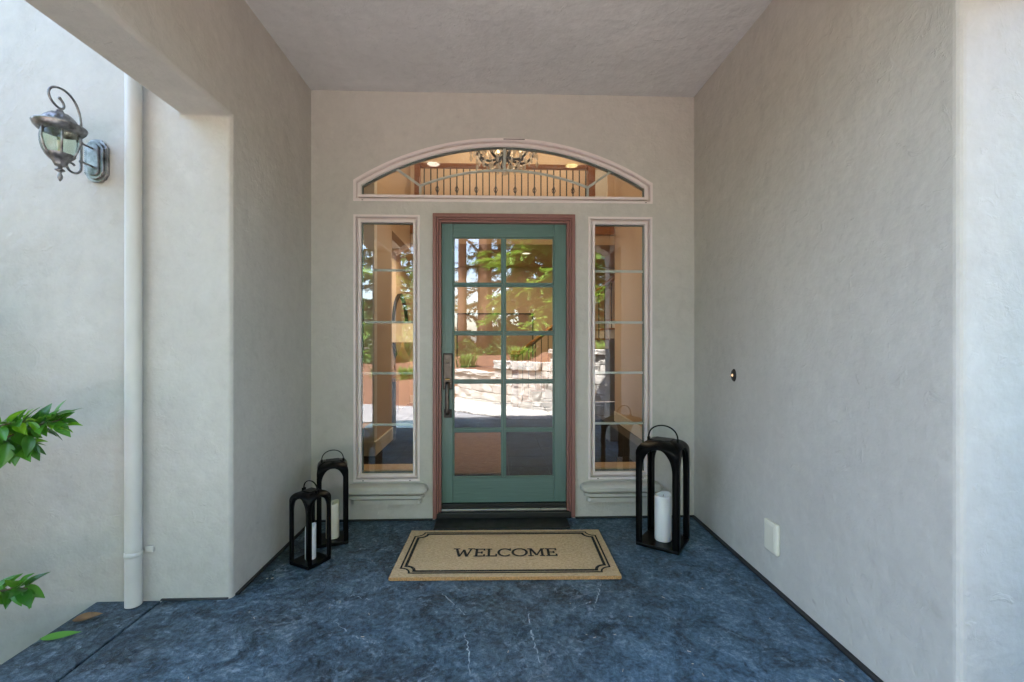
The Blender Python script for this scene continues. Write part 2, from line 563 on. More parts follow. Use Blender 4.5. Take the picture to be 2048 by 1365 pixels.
def arch_ring(hw, zb, zs, rad, n=40, off=0.0):
    """transom outline: flat bottom, short sides, segmental top; off shrinks it"""
    hw2, zb2, r2 = hw - off, zb + off, rad - off
    zc = zs + math.sqrt(rad * rad - hw * hw) * -1
    pts = [(AX - hw2, zb2), (AX + hw2, zb2)]
    a = math.asin(hw2 / r2)
    for i in range(n + 1):
        t = a - 2 * a * i / n
        pts.append((AX + r2 * math.sin(t), zc + r2 * math.cos(t)))
    return pts
TR_HW, TR_ZB, TR_ZS, TR_R = 1.0755, 2.277, 2.425, 2.0
SIDE = [(-1.017, -0.547), (0.664, 1.132)]
SZ0, SZ1 = 0.278, 2.180
holes = [rect(-0.440, 0.552, -0.05, 2.178), arch_ring(TR_HW - 0.004, TR_ZB + 0.004, TR_ZS, TR_R - 0.004)]
holes += [rect(a + 0.004, b - 0.004, SZ0 + 0.004, SZ1 - 0.004) for a, b in SIDE]
holes[0] = rect(-0.440, 0.552, -0.02, 2.178)
bm = sheet(rect(XL - 0.1, XR + 0.1, -0.2, HT), holes, 0.0, 0.20)
struct(obj('wall_back', bm, 'stucco'), 'warm grey trowelled stucco wall round the door and windows')

def rounded(name, b, mat, r, label=None, seg=4):
    o = boxo(name, b, mat, bevel=r, seg=seg)
    for p in o.data.polygons:
        p.use_smooth = False
    return struct(o, label)

# left side: solid return beside the door, then an opening under a beam, then the front post.
# one outline in (y,z) extruded in x keeps the faces continuous
def side_wall(name, x0, x1, yend, label):
    zb = 2.395
    out = [(0.03, -0.2), (0.03, ZC + 0.25), (YF - 0.27, ZC + 0.25), (YF - 0.27, -0.2), (YF, -0.2), (YF, zb), (yend, zb), (yend, -0.2)]
    bm = sheet(out, [], -0.5, 0.5)
    for v in bm.verts:                                  # (x=y', y=mid+z, z=z') -> real axes
        yy, zz, tt = v.co.x, v.co.z, v.co.y
        v.co = (x0 if tt < 0 else x1, yy, zz)
    fa = bmesh.new()
    if x0 < 0:
        box(fa, -7.0, x1 - 0.06, yend, yend + 0.25, -0.4, 4.4)
    else:
        box(fa, x0 + 0.06, 7.0, yend, yend + 0.25, -0.4, 3.5)
    A, B = obj(name, bm, 'stucco'), obj('tmp', fa, 'stucco')
    md = A.modifiers.new('join', 'BOOLEAN')
    md.operation, md.solver, md.object = 'UNION', 'EXACT', B
    bpy.context.view_layer.update()
    me = bpy.data.meshes.new_from_object(A.evaluated_get(bpy.context.evaluated_depsgraph_get()))
    A.modifiers.clear()
    bpy.data.objects.remove(B)
    jb = bmesh.new()
    jb.from_mesh(me)
    bmesh.ops.dissolve_limit(jb, angle_limit=R(1), verts=jb.verts, edges=jb.edges)
    jb.to_mesh(A.data)
    jb.free()
    b = A.modifiers.new('bevel', 'BEVEL')
    b.width, b.segments, b.limit_method, b.angle_limit = 0.022, 4, 'ANGLE', R(40)
    return struct(A, label)
side_wall('wall_left', XL - 0.245, XL, YP, 'stucco side wall, beam and facade wall beside the lantern lamp')
side_wall('wall_right', XR, XR + 0.30, YR, 'stucco side wall of the porch with doorbell and cover plate')
# front arch
zs, hw, rise = 2.395, (XR - XL) / 2, 0.40
cxm = (XL + XR) / 2
rad = (hw * hw + rise * rise) / (2 * rise)
za = zs + rise - rad
a0 = math.asin(hw / rad)
pts = [(XL + 0.0005, ZC + 0.24), (XR - 0.0005, ZC + 0.24)]
for i in range(33):
    t = a0 - 2 * a0 * i / 32
    pts.append((max(XL + 0.0005, min(XR - 0.0005, cxm + rad * math.sin(t))), za + rad * math.cos(t)))
struct(obj('wall_front_arch', sheet(pts, [], YF - 0.27, YF), 'stucco', bevel=0.01, seg=3), 'stucco arch over the open front of the porch')
# ceiling and roof
struct(boxo('ceiling', (XL - 0.1, XR + 0.1, YF - 0.1, 0.1, ZC, ZC + 0.12), 'stucco_ceiling'), 'grey trowelled stucco ceiling of the porch')
struct(boxo('roof', (XL - 0.50, XR + 0.55, YF - 0.45, -0.002, ZC + 0.252, ZC + 0.38), 'roof'))
struct(boxo('roof', (-7.4, XL - 0.502, -1.50, -0.002, 4.402, 4.55), 'roof'))  # unseen eave, added and shaped to shade the facade wall
struct(boxo('roof', (XR + 0.552, 7.4, -2.25, -0.002, 3.502, 3.65), 'roof'))
struct(boxo('roof', (-7.4, 7.4, -0.45, 7.0, HT + 0.002, HT + 0.2), 'roof'))
iw_ = struct(boxo('wall_upper', (-7.0, XL - 0.101, 0.0, 0.199, -0.2, HT), 'stucco'))
struct(boxo('wall_upper', (XR + 0.101, 7.0, 0.0, 0.199, -0.2, HT), 'stucco'))

# ---- porch floor
slab_main = struct(boxo('porch_slab', (-1.648, 6.0, -4.1, 0.16, -0.14, 0.0), 'slab', bevel=0.006), 'slate blue trowelled concrete porch floor')
struct(boxo('porch_slab', (-1.966, -1.660, -4.1, YP + 0.002, -0.14, -0.002), 'slab', bevel=0.006), 'narrow strip of slate blue concrete beyond the joint')
struct(boxo('joint_filler', (-1.660, -1.648, -4.1, -1.10, -0.14, -0.018), 'sealant'))
# pale scratches worn into the surface
SCR = [((0.561, -0.861), (0.521, -0.98), (0.489, -1.06), (0.452, -1.155)), ((0.145, -1.096), (0.153, -1.26), (0.160, -1.38), (0.172, -1.51)),
       ((-0.28, -0.965), (-0.19, -1.09), (-0.13, -1.18)), ((-0.74, -1.19), (-0.63, -1.29), (-0.54, -1.335), (-0.48, -1.355)),
       ((-0.14, -1.30), (-0.115, -1.41), (-0.105, -1.56)), ((-0.76, -0.955), (-0.62, -1.02), (-0.50, -1.00)), ((0.345, -1.135), (0.42, -1.09), (0.475, -1.06))]
qs = random.Random(4)
for L_ in SCR:
    P_ = []
    for a_, b_ in zip(L_, L_[1:]):
        for i in range(9):
            t_ = i / 9
            P_.append((a_[0] + (b_[0] - a_[0]) * t_ + qs.uniform(-.006, .006), a_[1] + (b_[1] - a_[1]) * t_ + qs.uniform(-.006, .006)))
    bm = bmesh.new()
    prev = None
    for i, (x_, y_) in enumerate(P_):
        w_ = qs.uniform(.0008, .0032) * (0.4 + math.sin(math.pi * (i + .5) / len(P_)))
        cur = (bm.verts.new((x_ - w_, y_, 0.0012)), bm.verts.new((x_ + w_, y_ + w_ * .3, 0.0012)))
        if prev and qs.random() > .16:
            bm.faces.new([prev[0], prev[1], cur[1], cur[0]])
        prev = cur
    for v_ in [v_ for v_ in bm.verts if not v_.link_faces]:
        bm.verts.remove(v_)
    obj('scratch', bm, 'scratch', slab_main)
# black sealant along the foot of the walls
def strip(b):
    return struct(boxo('base_strip', b, 'sealant', bevel=0.004))
strip((XR - 0.026, XR + 0.002, YR + 0.02, -0.02, 0.0, 0.012))
strip((XL - 0.002, XL + 0.020, YP + 0.03, -0.02, 0.0, 0.010))
strip((XL, -0.455, -0.020, 0.002, 0.0, 0.011))
strip((0.569, XR, -0.020, 0.002, 0.0, 0.011))
strip((-1.655, XL - 0.015, YP - 0.012, YP + 0.01, 0.0, 0.008))

# ---- outdoors behind the camera (seen in the glass)
def grid_sheet(name, x0, x1, y0, y1, nx, ny, fz, mat):
    bm = bmesh.new()
    vs = [[bm.verts.new((x0 + (x1 - x0) * i / nx, y0 + (y1 - y0) * j / ny, 0)) for j in range(ny + 1)] for i in range(nx + 1)]
    for r in vs:
        for v in r:
            v.co.z = fz(v.co.x, v.co.y)
    for i in range(nx):
        for j in range(ny):
            bm.faces.new([vs[i][j], vs[i + 1][j], vs[i + 1][j + 1], vs[i][j + 1]])
    return struct(obj(name, bm, mat, smooth=True))
bm = bmesh.new()
big = [bm.verts.new(p) for p in ((-900, -900, -0.30), (900, -900, -0.30), (900, 900, -0.30), (-900, 900, -0.30))]
bm.faces.new(big)
struct(obj('ground', bm, 'soil'))
rng = random.Random(3)
# path of the stepped retaining wall (front face), in plan
WALL = [(-0.92, -7.05), (-0.45, -6.30), (0.07, -5.65), (0.55, -5.20), (1.02, -4.78), (1.45, -4.35), (1.85, -3.92), (2.45, -3.50), (3.30, -3.20), (4.60, -3.05)]
def wall_side(x, y):
    """signed distance behind the wall line (positive = uphill)"""
    best = 1e9
    for (ax, ay), (bx, by) in zip(WALL, WALL[1:]):
        dx, dy = bx - ax, by - ay
        L2 = dx * dx + dy * dy
        t = max(0, min(1, ((x - ax) * dx + (y - ay) * dy) / L2))
        d = math.hypot(x - ax - dx * t, y - ay - dy * t)
        if d < abs(best):
            s = dx * (y - ay) - dy * (x - ax)
            best = -d if s > 0 else d
    return best
def wall_top(x):
    return 0.60 if x < -0.09 else (0.84 if x < 0.89 else 1.09)
def hill(x, y):
    d = wall_side(x, y)
    n = 0.06 * math.sin(x * 2.1 + y) + 0.05 * math.sin(y * 1.7 - x * 0.6)
    if x < -0.9:
        far = max(0.0, min(1.0, (-6.0 - y) / 6.0))
        blend = max(0.0, 1 - (-0.9 - x) / 2.2)
        back = max(0, -7.1 - y)
        return -0.03 + 0.55 * far + n * far + blend * min(0.25, back * 0.3)
    if d < 0.16:
        return -0.10
    zt = wall_top(x) - 0.02
    k = min(1.0, max(0.0, d - 0.3) / 2.5)
    return zt * (1 - k) + 0.78 * k + n * min(1, d) * 0.6
grid_sheet('slope', -14, 16, -30, -3.02, 120, 130, hill, 'mulch')
def flat_poly(name, pts, z, mat):
    bm = bmesh.new()
    bm.faces.new([bm.verts.new((x, y, z)) for x, y in pts])
    return struct(obj(name, bm, mat))
flat_poly('gravel_bed', [(-1.6, -5.8), (-0.95, -7.0)] + [(x, y) for x, y in WALL[1:]] + [(4.6, -2.6), (1.9, -2.6), (1.9, -4.102), (0.3, -4.102), (-0.6, -4.9)], -0.012, 'gravel_base')
flat_poly('driveway', [(-12, -4.102), (0.28, -4.102), (-0.62, -4.92), (-1.62, -5.82), (-4.5, -6.9), (-12, -8.0)], -0.016, 'paving')

# gravel stones
bm = bmesh.new()
def in_poly(x, y, P):
    c = False
    for (x1, y1), (x2, y2) in zip(P, P[1:] + P[:1]):
        if (y1 > y) != (y2 > y) and x < (x2 - x1) * (y - y1) / (y2 - y1) + x1:
            c = not c
    return c
GP = [(-1.6, -5.8), (-0.95, -7.0)] + WALL[1:7] + [(1.9, -4.10), (0.3, -4.10), (-0.6, -4.9)]
cnt = 0
while cnt < 6500:
    x, y = rng.uniform(-1.6, 1.9), rng.uniform(-7, -4.1)
    if not in_poly(x, y, GP):
        continue
    cnt += 1
    r = rng.uniform(0.012, 0.030)
    a = rng.uniform(0, 6.28)
    z = rng.uniform(-0.008, 0.006)
    k = [bm.verts.new((x + r * rng.uniform(.7, 1.2) * math.cos(a + i * 1.571), y + r * rng.uniform(.7, 1.2) * math.sin(a + i * 1.571), z)) for i in range(4)]
    t = bm.verts.new((x + rng.uniform(-.4, .4) * r, y + rng.uniform(-.4, .4) * r, z + r * rng.uniform(0.5, 1.0)))
    for i in range(4):
        bm.faces.new([k[i], k[(i + 1) % 4], t])
g = obj('gravel', bm, 'gravel')
g['kind'] = 'stuff'
g['label'] = 'white crushed gravel in front of the stone wall'

# ---- stepped retaining wall: every block its own part
rw = thing('retaining_wall', 'stepped retaining wall of rough grey blocks reflected in the door glass', 'stone wall', (0.5, -5.2, 0))
def block_mesh(seed):
    r = random.Random(seed)
    bm = bmesh.new()
    bmesh.ops.create_cube(bm, size=1.0)
    bmesh.ops.bevel(bm, geom=bm.edges[:], offset=0.06, segments=1, affect='EDGES')
    bmesh.ops.subdivide_edges(bm, edges=[e for e in bm.edges if e.calc_length() > 0.6 and abs((e.verts[0].co.y + e.verts[1].co.y) / 2) > 0.3], cuts=1)
    for v in bm.verts:
        v.co += Vector((r.uniform(-.025, .025), r.uniform(-.06, .06), r.uniform(-.03, .03)))
    bmesh.ops.recalc_face_normals(bm, faces=bm.faces)
    me = bpy.data.meshes.new('block')
    bm.to_mesh(me)
    bm.free()
    me.materials.append(M['stone'])
    return me
BL = [block_mesh(i) for i in range(6)]
def along(s):
    for (ax, ay), (bx, by) in zip(WALL, WALL[1:]):
        L = math.hypot(bx - ax, by - ay)
        if s <= L:
            t = s / L
            return ax + (bx - ax) * t, ay + (by - ay) * t, math.atan2(by - ay, bx - ax)
        s -= L
    return None
TOT = sum(math.hypot(b[0] - a[0], b[1] - a[1]) for a, b in zip(WALL, WALL[1:]))
CH = 0.165
for c in range(7):
    s = 0.0 if c % 2 == 0 else -0.17
    while s < TOT - 0.35:
        w = rng.uniform(0.30, 0.46)
        sm = max(0.02, s + w / 2)
        p = along(sm)
        s += w
        if p is None:
            break
        x, y, a = p
        n = 4 if x < -0.09 else (5 if x < 0.89 else 7)
        if c >= n:
            continue
        nx_, ny_ = math.sin(a), -math.cos(a)
        dep = 0.26
        off = dep / 2 + 0.012 * c + rng.uniform(-.006, .010)
        share('stone_block', BL[rng.randrange(6)], rw, (x + nx_ * off - 0.5, y + ny_ * off + 5.2, -0.10 + CH * (c + 0.5)), (0, 0, a + math.pi * rng.randrange(2)), (w - 0.008, dep, CH - 0.006))
        if c == n - 1:
            cap = 0.16 if n == 5 else 0.08
            share('cap_stone', BL[rng.randrange(6)], rw, (x + nx_ * (off - 0.02) - 0.5, y + ny_ * (off - 0.02) + 5.2, -0.10 + CH * n + cap / 2), (0, 0, a), (w - 0.006, dep + 0.05, cap - 0.004))

# ---- trees beyond
def make_tree(name, label, x, y, h, r, zfirst, spread, mat, seed, density=1.0, group='tall trees reflected in the door glass'):
    q = random.Random(seed)
    z0 = hill(x, y) - 0.25
    t = thing(name, label, 'tree', (x, y, z0), 0, group)
    bm = bmesh.new()
    pts = [(0.15 * math.sin(i * 0.9 + seed) * i / 10, 0.12 * math.cos(i * 0.7 + seed) * i / 10, h * i / 12) for i in range(13)]
    rads = [r * (1.28 if i == 0 else 1.0) * (1 - 0.9 * (i / 12) ** 1.2) for i in range(13)]
    tube(bm, pts, rads, 12)
    for v in bm.verts:
        a = math.atan2(v.co.y, v.co.x)
        k = 1 + 0.06 * math.sin(a * 7 + v.co.z) + q.uniform(-.03, .03)
        v.co.x *= k
        v.co.y *= k
    obj('trunk', bm, 'bark', t, smooth=True)
    cr = bmesh.new()
    lb = bmesh.new()
    nb = int(70 * density)
    for i in range(nb):
        f = (i + q.random()) / nb
        zb = zfirst + (h * 0.97 - zfirst) * f
        L = spread * (1 - 0.72 * f) * q.uniform(0.6, 1.15)
        a = i * 2.399 + q.uniform(-.4, .4)
        dirx, diry = math.cos(a), math.sin(a)
        droop = q.uniform(0.15, 0.5)
        P = []
        for k in range(6):
            u = k / 5
            P.append(Vector((dirx * L * u, diry * L * u, zb + 0.18 * L * u - droop * L * u * u)))
        tube(lb, P, [0.035 * (1 - 0.8 * k / 5) * (1.3 - f) for k in range(6)], 5, caps=False)
        ns = int((26 + 34 * L / 3) * density)
        for j in range(ns):
            u = q.uniform(0.22, 1.0) ** 0.8
            base = Vector((dirx * L * u, diry * L * u, zb + 0.18 * L * u - droop * L * u * u))
            sd = Vector((dirx + q.uniform(-.9, .9), diry + q.uniform(-.9, .9), q.uniform(-.75, .12))).normalized()
            sl = q.uniform(0.28, 0.62)
            side = sd.cross(Vector((q.uniform(-.3, .3), q.uniform(-.3, .3), 1))).normalized()
            for m in range(6):
                w = (m + 0.5) / 6
                for sg in (-1, 1):
                    o_ = base + sd * sl * w
                    tip = o_ + (side * sg * 0.8 + sd * 0.7).normalized() * sl * 0.36 * (1.1 - w * 0.7) + Vector((0, 0, q.uniform(-.05, .02)))
                    wd = sd * sl * 0.075
                    cr.faces.new([cr.verts.new(o_ - wd), cr.verts.new(o_ + wd), cr.verts.new(tip)])
    obj('limbs', lb, 'bark', t)['kind'] = 'stuff'
    obj('crown', cr, mat, t)
    return t
make_tree('redwood_tree', 'thick redwood trunk, wider of the two bare trunks reflected in the left door panes', -0.46, -14.6, 21, 0.30, 5.0, 3.0, 'needle_dark', 11, 0.8)
make_tree('redwood_tree', 'slimmer dark redwood trunk reflected beside the thick one in the left door panes', -1.30, -13.8, 19, 0.18, 5.4, 2.6, 'needle_dark', 12, 0.7)
make_tree('leafy_conifer', 'bright green conifer reflected high in the upper right door panes', 2.3, -11.5, 9, 0.13, 1.7, 2.8, 'needle_light', 13, 1.6)
make_tree('leafy_conifer', 'pale green conifer reflected behind the right hand door panes', 1.05, -15.0, 13, 0.20, 1.9, 2.6, 'needle_light', 14, 1.5)
make_tree('leafy_conifer', 'dark conifer reflected beyond the right door panes', 4.6, -15.0, 15, 0.24, 1.2, 3.8, 'needle_light', 15, 1.3)
make_tree('leafy_conifer', 'dark conifer reflected in the left sidelight beside the mirror', -4.1, -15.5, 16, 0.26, 1.4, 3.3, 'needle_dark', 16, 1.2)
make_tree('leafy_conifer', 'light green conifer reflected at the outer edge of the left sidelight', -7.0, -12.5, 12, 0.2, 1.0, 3.3, 'needle_light', 17, 1.2)
make_tree('leafy_conifer', 'dark conifer reflected in the right sidelight', 6.2, -10.5, 14, 0.22, 1.3, 3.6, 'needle_light', 18, 1.2)
make_tree('redwood_tree', 'distant redwood reflected between the nearer trunks and the left sidelight', -2.9, -19.0, 22, 0.28, 4.5, 3.2, 'needle_dark', 19, 0.7)
make_tree('leafy_conifer', 'distant dark conifer closing the gap behind the right door panes', 2.6, -20.0, 20, 0.28, 1.2, 4.2, 'needle_dark', 20, 1.3)

# the wood behind: a dense dark mass of undergrowth nobody could count
bm = bmesh.new()
q = random.Random(77)
for i in range(26000):
    x = q.uniform(-26, 30)
    y = q.uniform(-29, -21.5)
    gap = 1.0 if (x > 1.5 or x < -3.5) else 0.42
    top_ = (3.4 + 1.3 * math.sin(x * 0.9) + 0.8 * math.sin(x * 2.3 + 1)) * gap
    z = 0.4 + top_ * q.random() ** 0.8
    d = Vector((q.uniform(-1, 1), q.uniform(-1, 1), q.uniform(-.9, .5))).normalized() * q.uniform(.18, .42)
    w = d.cross(Vector((q.uniform(-1, 1), q.uniform(-1, 1), q.uniform(-1, 1)))).normalized() * q.uniform(.05, .10)
    p = Vector((x, y, z))
    bm.faces.new([bm.verts.new(p - d), bm.verts.new(p + w), bm.verts.new(p + d), bm.verts.new(p - w)])
for i in range(15000):
    x = q.uniform(-13, 14)
    y = q.uniform(-16.5, -12.6) + 0.6 * math.sin(x)
    z = hill(x, y) + (0.75 + 0.45 * math.sin(x * 1.7) + 0.25 * math.sin(x * 4.1)) * q.random()
    d = Vector((q.uniform(-1, 1), q.uniform(-1, 1), q.uniform(-.5, .9))).normalized() * q.uniform(.07, .20)
    w = d.cross(Vector((q.uniform(-1, 1), q.uniform(-1, 1), q.uniform(-1, 1)))).normalized() * q.uniform(.02, .05)
    p = Vector((x, y, z))
    bm.faces.new([bm.verts.new(p - d), bm.verts.new(p + w), bm.verts.new(p + d), bm.verts.new(p - w)])
ug = obj('undergrowth', bm, 'needle_dark'); ug['kind'] = 'stuff'; ug['label'] = 'dense dark undergrowth at the edge of the wood reflected in the glass'

def bushy_tree(label, x, y, h, rx, ry, seed):  # unseen trees added to hold back sky light and tint it green
    q = random.Random(seed)
    t = thing('added_tree', label, 'tree', (x, y, -0.30), 0, 'unseen trees added to shade the house front')
    bm = bmesh.new()
    tube(bm, [(0, 0, 0), (0.05, 0.02, h * .3), (0.02, -0.05, h * .6), (0.06, 0, h * .85)], [0.09, 0.075, 0.05, 0.02], 9)
    obj('trunk', bm, 'shrub_bark', t, smooth=True)
    cr = bmesh.new()
    clumps = []
    for i in range(60):
        a, e = q.uniform(0, 6.28), q.uniform(-1, 1)
        k = q.uniform(.45, 1.0)
        clumps.append(Vector((rx * k * math.cos(a) * math.sqrt(1 - e * e), ry * k * math.sin(a) * math.sqrt(1 - e * e), h * 0.56 + h * 0.42 * k * e)))
    for c in clumps:
        for i in range(110):
            p = c + Vector((q.gauss(0, .16), q.gauss(0, .16), q.gauss(0, .14)))
            d = Vector((q.uniform(-1, 1), q.uniform(-1, 1), q.uniform(-.8, .4))).normalized() * 0.055
            w = d.cross(Vector((q.uniform(-1, 1), q.uniform(-1, 1), q.uniform(-1, 1)))).normalized() * 0.022
            cr.faces.new([cr.verts.new(p - d), cr.verts.new(p + w), cr.verts.new(p + d), cr.verts.new(p - w)])
    obj('crown', cr, 'leaf_garden', t)
bushy_tree('unseen rounded broadleaf tree added beyond the lamp wall to cut sky light, nearer the house', -3.9, -2.3, 3.6, 1.15, 1.0, 61)
bushy_tree('unseen rounded broadleaf tree added to cut sky light, farther from the house', -4.6, -4.0, 4.2, 1.3, 1.1, 62)

# low plants on the slope
def tuft(name, label, x, y, n, h, mat, seed, group):
    q = random.Random(seed)
    z0 = hill(x, y) - 0.03
    t = thing(name, label, 'plant', (x, y, z0), 0, group)
    bm = bmesh.new()
    for i in range(n):
        a = q.uniform(0, 6.28)
        bx, by = q.gauss(0, .10), q.gauss(0, .10)
        L = h * q.uniform(.5, 1.1)
        ox, oy = math.cos(a) * L * q.uniform(.2, .8), math.sin(a) * L * q.uniform(.2, .8)
        px, py = -math.sin(a) * 0.012, math.cos(a) * 0.012
        v = [bm.verts.new(p) for p in ((bx - px, by - py, 0), (bx + px, by + py, 0), (bx + ox * .5 + px * 1.4, by + oy * .5 + py * 1.4, L * .6), (bx + ox, by + oy, L * .85), (bx + ox * .5 - px * 1.4, by + oy * .5 - py * 1.4, L * .6))]
        bm.faces.new(v)
    obj('foliage', bm, mat, t)
LOWS = [(-0.75, -8.3, .55), (-1.5, -8.8, .5), (-2.4, -9.0, .55), (-3.2, -9.4, .6), (-4.1, -9.2, .6), (-5.0, -9.8, .7), (0.55, -7.2, .6), (1.75, -5.6, .5), (2.15, -5.2, .55), (2.6, -5.0, .5)]
WHERE = ['at the left end of the stone wall', 'just beyond the left end of the stone wall', 'second from the stone wall, reflected in the left sidelight', 'third from the stone wall, reflected in the left sidelight',
         'fourth from the stone wall, reflected in the left sidelight', 'farthest from the stone wall on the left', 'above the lowest step of the stone wall', 'nearest behind the highest step of the stone wall', 'behind the highest step, reflected in the right sidelight', 'farthest right behind the highest wall step']
for i, (x, y, h) in enumerate(LOWS):
    tuft('ground_plant', 'leafy mulch plant ' + WHERE[i], x, y, 170, h * 0.75, 'grass' if i < 6 else 'needle_light', 40 + i, 'ground plants on the mulch slope')

# ================================================================== INTERIOR (seen through the glass)
IL, IR, IY = -1.36, 1.78, 6.3
IN = 'interior_paint'
def iwall(b, mat=IN):
    return struct(boxo('interior_wall', b, mat))
iwall((-2.30, -2.15, 0.2, 1.86, 0, 5.8))                       # vestibule sides
iwall((2.15, 2.30, 0.2, 1.50, 0, 5.8))
iwall((-2.15, IL, 1.86, 1.98, 0, 5.8), 'interior_white')                         # returns facing the street, paler colour stands in for daylight on them
iwall((IR - 0.10, 2.15, 1.50, 1.62, 0, 5.8), 'interior_white')
iwall((IL - 0.12, IL, 1.98, 2.72, 0, 5.8))                     # hall, door side
iwall((IL - 0.12, IL, 2.72, 4.02, 2.72, 5.8))
iwall((-1.95, -1.80, 2.72, IY, 0, 2.72))
iwall((-1.80, IL - 0.12, 2.60, 2.72, 0, 2.72))
iwall((IR + 0.12, IR + 0.24, 1.62, 4.02, 0, 5.8))
iwall((3.0, 3.12, 4.02, IY, 0, 5.8))
iwall((IR + 0.24, 3.0, 4.02, 4.14, 0, 5.8))
iwall((-2.6, -2.48, 4.02, IY, 2.72, 5.8))
iwall((-2.48, IL - 0.12, 3.90, 4.018, 2.72, 5.8))
bm = sheet(rect(-2.6, 3.12, 0, 5.8), [rect(2.02, 2.34, 3.75, 4.9)], IY, IY + 0.15)
struct(obj('interior_wall', bm, IN))
struct(boxo('interior_ceiling', (-2.8, 3.3, 0.2, IY + 0.15, 5.8, 5.95), 'interior_white'))
struct(boxo('balcony_floor', (-2.6, 3.0, 4.02, IY, 2.82, 3.08), IN))
struct(boxo('balcony_edge_trim', (-1.46, 1.88, 3.98, 4.018, 2.98, 3.12), 'oak', bevel=0.004))
struct(boxo('window_pane', (2.02, 2.34, IY + 0.06, IY + 0.066, 3.75, 4.9), 'glass'))
struct(boxo('added_blind', (2.025, 2.335, IY + 0.03, IY + 0.034, 3.755, 4.895), 'interior_white'))  # blind added to dim the overly bright window
# baseboards
for b in ((-2.148, IL + 0.0, 1.842, 1.858, 0, 0.16), (IL + 0.002, IL + 0.018, 1.842, 2.72, 0, 0.16), (IR - 0.1, 2.148, 1.482, 1.498, 0, 0.16), (IR + 0.102, IR + 0.118, 1.63, 4.0, 0, 0.16), (-1.79, 0.2, IY - 0.018, IY - 0.002, 0, 0.16)):
    struct(boxo('baseboard', b, 'interior_white', bevel=0.004))
# tile floor: every tile a part of the floor
fl = struct(boxo('interior_floor', (-2.3, 3.1, 0.162, IY, -0.12, -0.004), 'grout'))
bmt = bmesh.new()
box(bmt, -0.197, 0.197, -0.197, 0.197, -0.004, 0.004)
tile = obj('tile', bmt, 'slate_tile', fl, bevel=0.003)
tm = tile.data
first = True
for i in range(13):
    for j in range(15):
        x, y = -2.08 + 0.4 * i, 0.37 + 0.4 * j
        o = tile if first else share('tile', tm, fl)
        o.location = (x + 0.2 * (j % 2) * 0, y, 0.0)
        first = False
        if x < -1.3 and y > 1.9 or x > 1.9 and y > 1.5:
            if o is not tile:
                bpy.data.objects.remove(o)
rug = boxo('runner_rug', (-0.62, 0.055, 1.09, 3.05, 0.004, 0.016), 'rug', bevel=0.004)
tag(rug, 'rust brown runner rug lying inside behind the lower left door pane', 'rug')

# balcony railing
br = thing('balcony_railing', 'upper balcony railing with oak handrail and black iron balusters behind the arched window', 'railing', (0.1, 4.06, 3.08))
def railbar(bm, x0, x1):
    box(bm, x0, x1, -0.035, 0.035, 0.955, 1.030)
bm = bmesh.new(); railbar(bm, -1.31, 1.36); obj('handrail', bm, 'oak', br, bevel=0.015)
bm = bmesh.new(); box(bm, -1.40, -1.31, -0.05, 0.05, 0, 1.25); obj('post', bm, 'oak', br, bevel=0.006)
bm = bmesh.new(); box(bm, 1.36, 1.48, -0.06, 0.06, 0, 1.6); obj('post', bm, 'oak', br, bevel=0.006)
bm = bmesh.new()
tube(bm, [(0, 0, 0.04), (0, 0, 0.945)], 0.0105, 6)
bal = None
def basket_mesh():
    bm = bmesh.new()
    for k in range(4):
        P = []
        for i in range(9):
            t = i / 8
            a = k * math.pi / 2 + t * math.pi
            rr = 0.030 * math.sin(math.pi * t)
            P.append((rr * math.cos(a), rr * math.sin(a), -0.06 + 0.12 * t))
        tube(bm, P, 0.005, 5)
    return bm
for i in range(26):
    x = -1.25 + 0.1035 * i
    if bal is None:
        bal = obj('baluster', bm, 'iron', br)
        o = bal
    else:
        o = share('baluster', bal.data, br)
    o.location = (x, 0, 0)
    if i % 3 == 2:
        if i == 2:
            bk = obj('basket', basket_mesh(), 'iron', o)
            bk.location = (0, 0, 0.62)
        else:
            share('basket', bk.data, o, (0, 0, 0.62))

# staircase rising along the back of the hall
st = thing('staircase', 'staircase with oak handrail and iron balusters seen through the door glass', 'stairs', (0.3, 5.1, 0))
for i in range(15):
    bm = bmesh.new(); box(bm, 0.12 + 0.235 * i, 0.12 + 0.235 * (i + 1), 0.0, 1.05, 0.19 * i if i else 0.0, 0.19 * (i + 1) - 0.03)
    obj('step', bm, 'interior_white', st)
    bm = bmesh.new(); box(bm, 0.10 + 0.235 * i, 0.12 + 0.235 * (i + 1) + 0.001, -0.02, 1.05, 0.19 * (i + 1) - 0.029, 0.19 * (i + 1))
    obj('tread', bm, 'oak', st)
    for k in (0.06, 0.17):
        xx = 0.12 + 0.235 * i + k
        zt = 0.98 + (xx - 0.06) * 0.79
        if zt < 2.72 or True:
            bm = bmesh.new(); tube(bm, [(xx, 0.03, 0.19 * (i + 1)), (xx, 0.03, min(zt, 3.9))], 0.0085, 6)
            obj('baluster', bm, 'iron', st)
    if i > 8:
        break
bm = bmesh.new()
tube(bm, [(0.06, 0.03, 1.01), (0.9, 0.03, 1.01 + 0.84 * .79), (1.9, 0.03, 1.01 + 1.84 * .79), (2.4, 0.03, 1.01 + 2.34 * .79)], 0.042, 10)
obj('handrail', bm, 'oak', st, smooth=True)
bm = bmesh.new()
box(bm, -0.02, 0.10, -0.03, 0.09, 0, 1.02)
box(bm, -0.05, 0.13, -0.06, 0.12, 1.021, 1.06)
box(bm, -0.03, 0.11, -0.04, 0.10, 1.061, 1.10)
obj('newel_post', bm, 'oak', st, bevel=0.008)

